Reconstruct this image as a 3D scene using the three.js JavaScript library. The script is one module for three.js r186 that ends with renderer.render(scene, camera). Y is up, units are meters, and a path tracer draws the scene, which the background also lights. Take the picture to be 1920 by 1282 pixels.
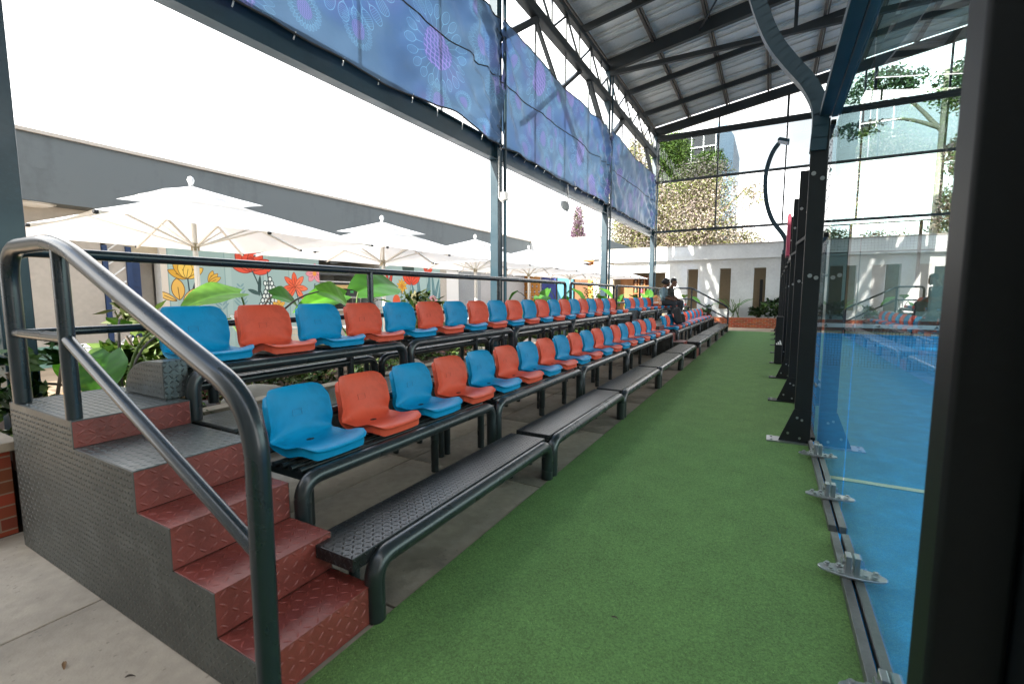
import * as THREE from 'three';
import { mergeGeometries, mergeVertices } from 'three/addons/utils/BufferGeometryUtils.js';
import { RoundedBoxGeometry } from 'three/addons/geometries/RoundedBoxGeometry.js';
import { MarchingCubes } from 'three/addons/objects/MarchingCubes.js';
import { ImprovedNoise } from 'three/addons/math/ImprovedNoise.js';

// ---------------------------------------------------------------- camera, sky, sun, exposure
const scene = new THREE.Scene();
const camera = new THREE.PerspectiveCamera(72.62, 1920 / 1282, 0.05, 600);
const EYE = new THREE.Vector3(0, 1.44, 0), YAW = 0.508, PITCH = 0.1005;
camera.position.copy(EYE);
camera.lookAt(EYE.x - Math.sin(YAW) * Math.cos(PITCH), EYE.y - Math.sin(PITCH), EYE.z - Math.cos(YAW) * Math.cos(PITCH));
camera.updateMatrixWorld();
scene.add(camera); camera.name = 'camera';
camera.focus = 6; camera.userData.fStop = 2.8;

const renderer = new THREE.WebGLRenderer({ antialias: true });
renderer.setSize(1024, 683);
renderer.toneMapping = THREE.LinearToneMapping;
renderer.toneMappingExposure = 2.75;
renderer.shadowMap.enabled = true;
renderer.shadowMap.type = THREE.PCFSoftShadowMap;

const SUN = new THREE.Vector3(-0.215, 0.53, 1).normalize();
const perlin = new ImprovedNoise();
function skyTexture() {
  const W = 1024, H = 512, data = new Float32Array(W * H * 4);
  const fbm = (x, y, z, o) => { let s = 0, a = 0.5; for (let i = 0; i < o; i++) { s += a * perlin.noise(x, y, z); x *= 2.03; y *= 2.03; z *= 2.03; a *= 0.5; } return s; };
  const sm = (a, b, x) => { const t = Math.min(1, Math.max(0, (x - a) / (b - a))); return t * t * (3 - 2 * t); };
  for (let j = 0; j < H; j++) for (let i = 0; i < W; i++) {
    const el = ((j + 0.5) / H - 0.5) * Math.PI, az = ((i + 0.5) / W - 0.5) * 2 * Math.PI;
    const y = Math.sin(el), c = Math.cos(el), x = c * Math.cos(az), z = c * Math.sin(az);
    const k = 1 / (Math.max(0, y) + 0.22);
    const n = fbm(x * k * 1.5 + 3.1, y * 1.5 + 7.7, z * k * 1.5 + 1.3, 6);
    const haze = 1 - sm(0.3, 0.8, y);
    const cover = sm(-0.2, 0.16, n + 0.4 * haze - 0.04);
    const body = fbm(x * k * 3 + 9, 2.2, z * k * 3 + 4, 5);
    const lum = 1.5 + 0.9 * body;
    const blue = [0.3 + 0.55 * haze, 0.52 + 0.5 * haze, 0.92 + 0.28 * haze];
    const cloud = [lum, lum * 0.995, lum * 0.985];
    const o = (j * W + i) * 4;
    for (let q = 0; q < 3; q++) data[o + q] = blue[q] * (1 - cover) + cloud[q] * cover;
    data[o + 3] = 1;
  }
  const t = new THREE.DataTexture(data, W, H, THREE.RGBAFormat, THREE.FloatType);
  t.mapping = THREE.EquirectangularReflectionMapping; t.magFilter = t.minFilter = THREE.LinearFilter;
  t.colorSpace = THREE.LinearSRGBColorSpace; t.wrapS = THREE.RepeatWrapping; t.needsUpdate = true;
  return t;
}
const sky = skyTexture();
scene.background = sky; scene.environment = sky;
scene.backgroundIntensity = 1; scene.environmentIntensity = 1;

const sun = new THREE.DirectionalLight(new THREE.Color(1, 0.955, 0.88), 4.6);
sun.name = 'sun'; sun.position.copy(SUN).multiplyScalar(60); sun.castShadow = true;
sun.shadow.mapSize.set(4096, 4096); sun.shadow.radius = 1.4; sun.shadow.bias = -0.0004;
Object.assign(sun.shadow.camera, { left: -32, right: 32, top: 32, bottom: -32, near: 1, far: 140 });
scene.add(sun); sun.target.position.set(-2, 0, -10); sun.position.add(sun.target.position); scene.add(sun.target); sun.target.name = 'sun_target';

// ---------------------------------------------------------------- helpers
let seed = 20240611;
const rnd = () => { seed = (seed + 0x6D2B79F5) | 0; let t = Math.imul(seed ^ (seed >>> 15), 1 | seed); t = (t + Math.imul(t ^ (t >>> 7), 61 | t)) ^ t; return ((t ^ (t >>> 14)) >>> 0) / 4294967296; };
const rr = (a, b) => a + (b - a) * rnd();
const V = (x, y, z) => new THREE.Vector3(x, y, z);
const lin = (r, g, b) => new THREE.Color().setRGB(r, g, b);
const taken = {};
function numbered(n) { const k = taken[n] || 0; taken[n] = k + 1; return k ? n + '_' + String(k).padStart(3, '0') : n; }
function thing(name, label, category, group) {
  const o = new THREE.Group(); o.name = numbered(name); scene.add(o);
  o.userData = { label, category }; if (group) o.userData.group = group; return o;
}
function tag(o, label, category, group) { o.userData.label = label; o.userData.category = category; if (group) o.userData.group = group; return o; }
function part(parent, name, geo, mat, x = 0, y = 0, z = 0) { const m = new THREE.Mesh(geo, mat); m.name = name; m.position.set(x, y, z); parent.add(m); return m; }
function struct(name, geo, mat, x = 0, y = 0, z = 0) { const m = part(scene, name, geo, mat, x, y, z); m.userData.kind = 'structure'; return m; }
function dup(o, label, x, y, z) { const c = o.clone(); c.name = numbered(o.name.replace(/_\d{3}$/, '')); c.userData = { ...o.userData, label }; c.position.set(x, y, z); scene.add(c); return c; }
const ORD = ['first', 'second', 'third', 'fourth', 'fifth', 'sixth', 'seventh', 'eighth', 'ninth', 'tenth', 'eleventh', 'twelfth', 'thirteenth', 'fourteenth', 'fifteenth', 'sixteenth', 'seventeenth', 'eighteenth', 'nineteenth', 'twentieth'];

function boxUV(g, w, h, d) {            // uv in metres on every face
  const uv = g.attributes.uv, p = g.attributes.position, n = g.attributes.normal;
  for (let i = 0; i < uv.count; i++) {
    const ax = Math.abs(n.getX(i)), ay = Math.abs(n.getY(i)), az = Math.abs(n.getZ(i));
    if (ax >= ay && ax >= az) uv.setXY(i, p.getZ(i), p.getY(i)); else if (ay >= az) uv.setXY(i, p.getX(i), p.getZ(i)); else uv.setXY(i, p.getX(i), p.getY(i));
  }
  return g;
}
const bx = (w, h, d) => boxUV(new THREE.BoxGeometry(w, h, d), w, h, d);
function rb(w, h, d, r = 0.006, s = 2) { const g = new RoundedBoxGeometry(w, h, d, s, Math.min(r, w / 2.01, h / 2.01, d / 2.01)); return boxUV(g, w, h, d); }
// box from corner to corner
function span(x0, x1, y0, y1, z0, z1, r = 0) { const w = Math.abs(x1 - x0), h = Math.abs(y1 - y0), d = Math.abs(z1 - z0); const g = r ? rb(w, h, d, r) : bx(w, h, d); g.translate((x0 + x1) / 2, (y0 + y1) / 2, (z0 + z1) / 2); return g; }
const merge = (list) => mergeGeometries(list.map((g) => { const n = g.index ? g.toNonIndexed() : g; for (const k of Object.keys(n.attributes)) if (!['position', 'normal', 'uv', 'color'].includes(k)) n.deleteAttribute(k); return n; }), false);
function bar(a, b, w, h = w, r = 0) {   // straight bar between two points
  const l = a.distanceTo(b), g = r ? rb(w, h, l, r) : bx(w, h, l), m = new THREE.Matrix4(), up = Math.abs(b.y - a.y) > 0.999 * l ? V(1, 0, 0) : V(0, 1, 0);
  m.lookAt(b, a, up).setPosition((a.x + b.x) / 2, (a.y + b.y) / 2, (a.z + b.z) / 2); return g.applyMatrix4(m);
}
function fillet(pts, r, n = 14) {        // polyline with rounded corners
  const out = [pts[0].clone()];
  for (let i = 1; i < pts.length - 1; i++) {
    const p = pts[i], a = pts[i - 1].clone().sub(p), b = pts[i + 1].clone().sub(p), q = Math.min(r, a.length() / 2.05, b.length() / 2.05);
    const A = p.clone().add(a.normalize().multiplyScalar(q)), B = p.clone().add(b.normalize().multiplyScalar(q));
    const la = pts[i - 1].distanceTo(p), lb = pts[i + 1].distanceTo(p); if (la > q * 1.1) out.push(p.clone().add(pts[i - 1].clone().sub(p).normalize().multiplyScalar(q + Math.min(0.01, (la - q) * 0.4))));
    for (let k = 0; k <= n; k++) { const t = k / n, u = 1 - t; out.push(V(0, 0, 0).addScaledVector(A, u * u).addScaledVector(p, 2 * u * t).addScaledVector(B, t * t)); }
    if (lb > q * 1.1) out.push(p.clone().add(pts[i + 1].clone().sub(p).normalize().multiplyScalar(q + Math.min(0.01, (lb - q) * 0.4))));
  }
  out.push(pts[pts.length - 1].clone()); return out;
}
function sweep(pts, r, n = 14, cap = true) {   // round tube; r is a number or a function of 0..1
  const P = [], N = [], U = [], I = []; let nor = null; const R = typeof r === 'function' ? r : () => r; let len = 0;
  for (let i = 0; i < pts.length; i++) {
    const t = (pts[Math.min(i + 1, pts.length - 1)]).clone().sub(pts[Math.max(i - 1, 0)]).normalize();
    if (!nor) nor = Math.abs(t.y) < 0.9 ? V(0, 1, 0) : V(1, 0, 0);
    nor = nor.clone().addScaledVector(t, -nor.dot(t)).normalize(); const bi = t.clone().cross(nor); if (i) len += pts[i].distanceTo(pts[i - 1]);
    for (let k = 0; k <= n; k++) { const a = k / n * Math.PI * 2, d = nor.clone().multiplyScalar(Math.cos(a)).addScaledVector(bi, Math.sin(a)), q = R(i / (pts.length - 1)); P.push(pts[i].x + d.x * q, pts[i].y + d.y * q, pts[i].z + d.z * q); N.push(d.x, d.y, d.z); U.push(k / n * 6.28 * q, len); }
  }
  for (let i = 0; i < pts.length - 1; i++) for (let k = 0; k < n; k++) { const a = i * (n + 1) + k, b = a + n + 1; I.push(a, a + 1, b, a + 1, b + 1, b); }
  if (cap) for (const e of [0, pts.length - 1]) {
    const t = e ? pts[e].clone().sub(pts[e - 1]).normalize() : pts[0].clone().sub(pts[1]).normalize(), base = P.length / 3, q = R(e ? 1 : 0);
    P.push(pts[e].x, pts[e].y, pts[e].z); N.push(t.x, t.y, t.z); U.push(0, 0);
    for (let k = 0; k <= n; k++) { const s = (e * (n + 1) + k) * 3; P.push(P[s], P[s + 1], P[s + 2]); N.push(t.x, t.y, t.z); U.push(0, 0); }
    for (let k = 0; k < n; k++) e ? I.push(base, base + 1 + k, base + 2 + k) : I.push(base, base + 2 + k, base + 1 + k);
  }
  const g = new THREE.BufferGeometry(); g.setAttribute('position', new THREE.Float32BufferAttribute(P, 3)); g.setAttribute('normal', new THREE.Float32BufferAttribute(N, 3)); g.setAttribute('uv', new THREE.Float32BufferAttribute(U, 2)); g.setIndex(I); return g;
}
const pipe = (pts, r, fr = 0, n = 14) => sweep(fr ? fillet(pts, fr) : pts, r, n);
const cyl = (r0, r1, h, n = 16) => new THREE.CylinderGeometry(r0, r1, h, n);

// ---------------------------------------------------------------- textures
function hash2(x, y, s) { let h = Math.imul(x, 374761393) ^ Math.imul(y, 668265263) ^ Math.imul(s, 2147483647); h = Math.imul(h ^ (h >>> 13), 1274126177); return ((h ^ (h >>> 16)) >>> 0) / 4294967296; }
function vnoise(x, y, per, s) { const xi = Math.floor(x), yi = Math.floor(y), fx = x - xi, fy = y - yi, u = fx * fx * (3 - 2 * fx), v = fy * fy * (3 - 2 * fy); const m = (a) => ((a % per) + per) % per; const a = hash2(m(xi), m(yi), s), b = hash2(m(xi + 1), m(yi), s), c = hash2(m(xi), m(yi + 1), s), d = hash2(m(xi + 1), m(yi + 1), s); return a + (b - a) * u + (c - a) * v + (a - b - c + d) * u * v; }
function tfbm(u, v, per, oct, s) { let t = 0, a = 0.5, n = 0; for (let i = 0; i < oct; i++) { t += a * vnoise(u * per, v * per, per, s + i); n += a; a *= 0.5; per *= 2; } return t / n; }
function tex(size, fn, srgb = true, repeat = 1) {   // fn(u, v) -> [r, g, b] in 0..1 (display values when srgb)
  const d = new Uint8Array(size * size * 4);
  for (let j = 0; j < size; j++) for (let i = 0; i < size; i++) { const c = fn((i + 0.5) / size, (j + 0.5) / size, i, j), o = (j * size + i) * 4; for (let q = 0; q < 3; q++) d[o + q] = Math.max(0, Math.min(255, 255 * (c.length ? c[q] : c))); d[o + 3] = 255; }
  const t = new THREE.DataTexture(d, size, size); t.wrapS = t.wrapT = THREE.RepeatWrapping; t.magFilter = THREE.LinearFilter; t.minFilter = THREE.LinearMipmapLinearFilter; t.generateMipmaps = true; t.colorSpace = srgb ? THREE.SRGBColorSpace : THREE.NoColorSpace; t.repeat.set(repeat, repeat); t.needsUpdate = true; return t;
}
function canvasTex(w, h, draw, srgb = true) { const c = document.createElement('canvas'); c.width = w; c.height = h; draw(c.getContext('2d'), w, h); const t = new THREE.CanvasTexture(c); t.colorSpace = srgb ? THREE.SRGBColorSpace : THREE.NoColorSpace; t.magFilter = THREE.LinearFilter; t.anisotropy = 8; return t; }
const S = (r, g, b, k = 1) => [r * k / 255, g * k / 255, b * k / 255];
// checker plate: raised lozenges in alternating directions, 8 x 8 cells to a tile of 0.32 m
const plateBump = tex(512, (u, v) => {
  const n = 8, x = u * n, y = v * n, cx = Math.floor(x), cy = Math.floor(y), dir = (cx + cy) % 2 ? 1 : -1; const fx = x - cx - 0.5, fy = y - cy - 0.5;
  const a = (fx + dir * fy) * 0.7071, b = (fx - dir * fy) * 0.7071, e = (a / 0.4) ** 2 + (b / 0.12) ** 2;
  return Math.max(0, 1 - e) ** 0.6 * 0.9 + 0.1 * tfbm(u, v, 32, 3, 5);
}, false, 1 / 0.24);
const fineBump = tex(512, (u, v) => tfbm(u, v, 64, 4, 11), false, 1 / 0.5);
const scuff = (s) => tex(512, (u, v) => { const a = tfbm(u, v, 4, 6, s), b = tfbm(u, v, 40, 3, s + 9); const k = 0.86 + 0.22 * a + 0.1 * (b - 0.5) + (tfbm(u, v, 90, 2, s + 3) > 0.72 ? 0.08 : 0); return [k, k, k]; }, true, 1 / 1.3);
const scuffA = scuff(3), scuffB = scuff(31);
const wornMap = tex(1024, (u, v) => { const a = tfbm(u, v, 3, 6, 131), b = tfbm(u, v, 18, 5, 133), c = tfbm(u * 0.3, v, 60, 3, 137), d = tfbm(u, v, 110, 2, 139); let k = 0.74 + 0.3 * a + 0.18 * (b - 0.5); if (b > 0.6) k += 0.8 * (b - 0.6); if (c > 0.7) k += 0.7 * (c - 0.7); k += 0.1 * (d - 0.5); return [k, k * 0.995, k * 0.98]; }, true, 1 / 1.7);
const roughMap = tex(256, (u, v) => { const a = 0.72 + 0.4 * (tfbm(u, v, 5, 5, 77) - 0.3); return [1, a, 1]; }, false, 1 / 0.9);
const concreteMap = tex(1024, (u, v) => {
  const a = tfbm(u, v, 3, 7, 21), b = tfbm(u, v, 60, 3, 23), st = tfbm(u + 0.05 * b, v, 7, 4, 25); let k = 0.72 + 0.36 * a + 0.12 * (b - 0.5) - (st > 0.56 ? 0.9 * (st - 0.56) : 0); const sp = hash2(Math.floor(u * 300), Math.floor(v * 300), 4) > 0.996 ? 0.85 : 1; k *= sp;
  return S(186, 174, 157, k);
}, true, 1 / 2.6);
const turfMap = tex(1024, (u, v, i, j) => {
  const g = hash2(i >> 1, j >> 2, 7), g2 = hash2(i, j >> 1, 9), a = tfbm(u, v, 5, 5, 41), b = tfbm(u, v, 128, 2, 44); const k = 0.68 + 0.22 * g + 0.14 * g2 + 0.3 * (b - 0.5) + 0.14 * (a - 0.5); const sp = hash2(i >> 1, j >> 1, 55) > 0.9993 ? 1.8 : 1;
  return S(112, 156, 84, k * sp);
}, true, 1 / 0.9);
const turfBump = tex(1024, (u, v, i, j) => 0.6 * hash2(i >> 1, j >> 2, 7) + 0.4 * tfbm(u, v, 128, 2, 44), false, 1 / 0.9);
const courtMap = tex(512, (u, v, i, j) => { const k = 0.8 + 0.28 * hash2(i, j, 3) + 0.2 * (tfbm(u, v, 6, 4, 8) - 0.5); return S(0, 158, 232, k); }, true, 1 / 0.7);
const plasterMap = tex(512, (u, v) => { const a = tfbm(u, v, 4, 6, 61), b = tfbm(u, v, 50, 3, 62); const k = 0.9 + 0.14 * a + 0.07 * (b - 0.5); return [k, k, k]; }, true, 1 / 3.3);
const streakMap = tex(512, (u, v) => { const a = tfbm(u, v * 0.25, 24, 4, 91), b = tfbm(u, v, 3, 5, 95), c = tfbm(u, v, 60, 2, 96); const k = 0.78 + 0.2 * a + 0.2 * b + 0.06 * c; return [k, k, k]; }, true, 1 / 4);
const woodMap = tex(512, (u, v) => { const g = tfbm(u * 0.5, v, 3, 3, 71), r = Math.sin((v * 26 + 3 * g + 0.8 * tfbm(u, v, 8, 3, 72)) * 6.28) * 0.5 + 0.5; return S(176, 122, 74, 0.78 + 0.16 * r + 0.2 * g); }, true, 1 / 1.2);
const brickMap = canvasTex(1024, 512, (c, w, h) => {
  c.fillStyle = '#b9a48d'; c.fillRect(0, 0, w, h); const bw = w / 8, bh = h / 8;
  for (let r = 0; r < 8; r++) for (let k = -1; k < 9; k++) { const q = hash2((k + 8) % 8 + (r % 2) * 20, r, 17), l = 40 + 12 * q; c.fillStyle = `hsl(${12 + 9 * hash2((k + 8) % 8, r, 3)},${46 + 12 * q}%,${l}%)`; c.fillRect(k * bw + (r % 2) * bw / 2 + 4, r * bh + 4, bw - 8, bh - 8); }
});
brickMap.wrapS = brickMap.wrapT = THREE.RepeatWrapping; brickMap.repeat.set(1 / 1.84, 1 / 0.6);

// ---------------------------------------------------------------- materials
const M = {}; const std = (o) => new THREE.MeshStandardMaterial(o), phy = (o) => new THREE.MeshPhysicalMaterial(o);
M.frame = phy({ color: lin(0.015, 0.022, 0.024), roughness: 0.36, roughnessMap: roughMap, clearcoat: 0.35, clearcoatRoughness: 0.3, map: scuffA });
M.rail = phy({ color: lin(0.011, 0.021, 0.027), roughness: 0.36, roughnessMap: roughMap, clearcoat: 0.3, clearcoatRoughness: 0.14, map: scuffB });
M.steel = phy({ color: lin(0.016, 0.048, 0.066), roughness: 0.45, roughnessMap: roughMap, map: scuffA });
M.roofSteel = std({ color: lin(0.03, 0.035, 0.036), roughness: 0.55, map: scuffA });
M.purlin = std({ color: lin(0.13, 0.105, 0.085), roughness: 0.6, map: scuffB });
M.panel = std({ color: lin(0.78, 0.77, 0.73), roughness: 0.38, metalness: 0.12, map: scuffB });
M.trim = std({ color: lin(0.62, 0.61, 0.57), roughness: 0.4, metalness: 0.6 });
M.post = phy({ color: lin(0.009, 0.0115, 0.012), roughness: 0.5, specularIntensity: 0.6, map: scuffA });
M.zinc = std({ color: lin(0.36, 0.38, 0.39), roughness: 0.42, metalness: 0.85, roughnessMap: roughMap });
M.plateGrey = std({ color: lin(0.12, 0.14, 0.146), roughness: 0.34, metalness: 0.35, bumpMap: plateBump, bumpScale: 0.01, map: wornMap });
M.plateSide = std({ color: lin(0.1, 0.106, 0.098), roughness: 0.4, metalness: 0.3, bumpMap: plateBump, bumpScale: 0.016, map: wornMap });
M.plateRed = std({ color: lin(0.25, 0.055, 0.044), roughness: 0.42, bumpMap: plateBump, bumpScale: 0.01, map: wornMap });
M.plateBlack = std({ color: lin(0.024, 0.028, 0.031), roughness: 0.3, metalness: 0.2, bumpMap: plateBump, bumpScale: 0.01, map: wornMap });
M.seatBlue = phy({ color: lin(0.001, 0.275, 0.53), roughness: 0.46, bumpMap: fineBump, bumpScale: 0.0003, specularIntensity: 0.45, map: scuffA });
M.seatRed = phy({ color: lin(0.72, 0.1, 0.048), roughness: 0.46, bumpMap: fineBump, bumpScale: 0.0003, specularIntensity: 0.5, map: scuffA });
M.hole = std({ color: lin(0.01, 0.012, 0.014), roughness: 0.8 });
M.glass = phy({ color: lin(0.72, 0.97, 0.95), roughness: 0, transmission: 1, thickness: 0, ior: 1.62 });
M.tint = phy({ color: lin(0.55, 0.58, 0.6), roughness: 0, transmission: 1, thickness: 0, ior: 1.5 });
M.window = phy({ color: lin(0.7, 0.78, 0.78), roughness: 0.02, transmission: 1, thickness: 0, ior: 1.5 });
M.concrete = std({ map: concreteMap, roughness: 0.85, bumpMap: fineBump, bumpScale: 0.0012 });
M.turf = std({ map: turfMap, bumpMap: turfBump, bumpScale: 0.008, roughness: 0.95 });
M.court = std({ map: courtMap, roughness: 0.8, bumpMap: fineBump, bumpScale: 0.0015 });
M.white = std({ color: lin(0.78, 0.78, 0.76), roughness: 0.6 });
M.wall = std({ color: lin(0.84, 0.85, 0.83), roughness: 0.85, map: plasterMap, bumpMap: fineBump, bumpScale: 0.001 });
M.wallGrey = std({ color: lin(0.125, 0.145, 0.15), roughness: 0.85, map: streakMap, bumpMap: fineBump, bumpScale: 0.001 });
M.wallBeige = std({ color: lin(0.5, 0.46, 0.4), roughness: 0.9, map: plasterMap });
M.wallWarm = std({ color: lin(0.58, 0.5, 0.36), roughness: 0.9, map: plasterMap });
M.brickFlat = std({ map: brickMap, roughness: 0.9, bumpMap: fineBump, bumpScale: 0.002 });
M.wood = std({ map: woodMap, roughness: 0.6 });
M.dark = std({ color: lin(0.03, 0.03, 0.032), roughness: 0.6 });
M.blue = std({ color: lin(0.012, 0.04, 0.12), roughness: 0.5 });
M.soil = std({ color: lin(0.11, 0.07, 0.045), roughness: 1, map: concreteMap });
M.canvas = phy({ color: lin(0.86, 0.86, 0.85), roughness: 0.9, transmission: 0.36, thickness: 0, bumpMap: fineBump, bumpScale: 0.0006 });
M.leaf = phy({ vertexColors: true, roughness: 0.65, transmission: 0.45, thickness: 0 });
M.bark = std({ color: lin(0.22, 0.17, 0.13), roughness: 0.95, map: streakMap });
M.barkPale = std({ color: lin(0.42, 0.36, 0.28), roughness: 0.95, map: streakMap });
// ---------------------------------------------------------------- ground and floors
const earth = std({ color: lin(0.16, 0.14, 0.09), roughness: 1, map: concreteMap });
struct('ground', (() => { const g = new THREE.PlaneGeometry(900, 900); const u = g.attributes.uv; for (let i = 0; i < u.count; i++) u.setXY(i, u.getX(i) * 900, u.getY(i) * 900); return g.rotateX(-Math.PI / 2); })(), earth, 0, -0.06, -60);
function sheet(x0, x1, z0, z1, y) { const g = new THREE.PlaneGeometry(x1 - x0, z0 - z1).rotateX(-Math.PI / 2); const p = g.attributes.position, u = g.attributes.uv; g.translate((x0 + x1) / 2, y, (z0 + z1) / 2); for (let i = 0; i < u.count; i++) u.setXY(i, p.getX(i), p.getZ(i)); return g; }
const floorBase = struct('concrete_floor', sheet(-5.7, -1.3, 6, -24, -0.022), M.soil);
M.slab = [0.94, 1, 1.05].map((k) => std({ map: concreteMap, color: lin(0.9 * k, 0.9 * k, 0.9 * k), roughness: 0.85, bumpMap: fineBump, bumpScale: 0.0012 }));
{ const sx = [-3.95, -2.72, -1.45]; let n = 0;
  for (let i = 0; i < 2; i++) for (let z = 3.15; z > -21.6; z -= 1.55) { const g = span(sx[i] + 0.005, sx[i + 1] - 0.005, -0.04, 0, z - 0.006, z - 1.544, 0.004); part(floorBase, 'slab', g, M.slab[(n++ * 7) % 3]); } }
{ let n = 1; for (const [a, e] of [[-5.7, -4.83], [-4.83, -3.95]]) for (let z = 3.15; z > 0.3; z -= 0.93) part(floorBase, 'slab', span(a + 0.005, e - 0.005, -0.04, 0, z - 0.006, z - 0.924, 0.004), M.slab[(n += 2) % 3]); }
const patioMat = std({ map: concreteMap, color: lin(0.95, 0.8, 0.64), roughness: 0.85 });
const patio = struct('patio_floor', sheet(-13, -5.7, 6, -24.2, -0.03), M.soil);
{ const cols = [0.92, 1, 1.06].map((k) => std({ map: concreteMap, color: lin(0.98 * k, 0.82 * k, 0.66 * k), roughness: 0.85 })); let n = 0;
  for (let x = -12.5; x < -5.7; x += 1.13) for (let z = 3; z > -23; z -= 1.13) part(patio, 'paving_slab', span(x + 0.004, x + 1.126, -0.03, 0, z - 0.004, z - 1.126), cols[(n += 5) % 3]); }
struct('court_floor', sheet(0.42, 10.4, -1.3, -21.3, 0.004), M.court);
{ const w = std({ color: lin(0.74, 0.76, 0.7), roughness: 0.8, map: scuffA }); const c = struct('court_lines', merge([sheet(0.44, 10.38, -4.3, -4.37, 0.009), sheet(0.44, 10.38, -18.25, -18.3, 0.009), sheet(5.37, 5.43, -4.38, -18.24, 0.009)]), w); c.userData.label = 'pale painted service lines on the blue court'; }
struct('court_apron', sheet(0.34, 24, 6, -24.5, -0.006), std({ map: concreteMap, roughness: 0.85 }));
struct('turf', sheet(-1.45, 0.385, 5, -20.7, 0.006), M.turf);
struct('far_path', span(-3.9, 12, -0.05, 0.002, -20.7, -23, 0), std({ map: concreteMap, color: lin(1, 0.88, 0.74), roughness: 0.85 }));

// ---------------------------------------------------------------- building behind the camera: it shades the near half of the court
{ const b = thing('clubhouse', 'tall pale clubhouse block behind the near end of the court', 'building');
  const wm = std({ color: lin(0.62, 0.6, 0.55), roughness: 0.9, map: plasterMap });
  part(b, 'wall', span(-6.3, 18, 0, 10.2, 3.6, 12), wm); part(b, 'roof', span(-6.5, 18.2, 10.21, 10.4, 3.4, 12.2), M.wallGrey);
  for (let k = 0; k < 4; k++) { const x = -3.8 + k * 4.6; const w = part(b, 'window', span(x, x + 1.8, 0.9, 2.5, 3.57, 3.595), M.dark); part(w, 'pane', span(x + 0.08, x + 1.72, 0.98, 2.42, 3.55, 3.56), M.window); }
}

// ---------------------------------------------------------------- left building with murals
function petal(c, x, y, len, wid, ang, fill, line) { c.save(); c.translate(x, y); c.rotate(ang); c.beginPath(); c.moveTo(0, 0); c.bezierCurveTo(wid, -len * 0.25, wid * 0.9, -len * 0.8, 0, -len); c.bezierCurveTo(-wid * 0.9, -len * 0.8, -wid, -len * 0.25, 0, 0); c.fillStyle = fill; c.fill(); if (line) { c.strokeStyle = line; c.lineWidth = len * 0.03; c.stroke(); c.beginPath(); c.moveTo(0, 0); c.lineTo(0, -len * 0.6); c.stroke(); } c.restore(); }
function stalk(c, x0, y0, x1, y1, w, col) { c.strokeStyle = col; c.lineWidth = w; c.beginPath(); c.moveTo(x0, y0); c.quadraticCurveTo(x0 + (x1 - x0) * 0.2, y0 + (y1 - y0) * 0.6, x1, y1); c.stroke(); }
const K = 400;   // mural pixels per metre
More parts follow.
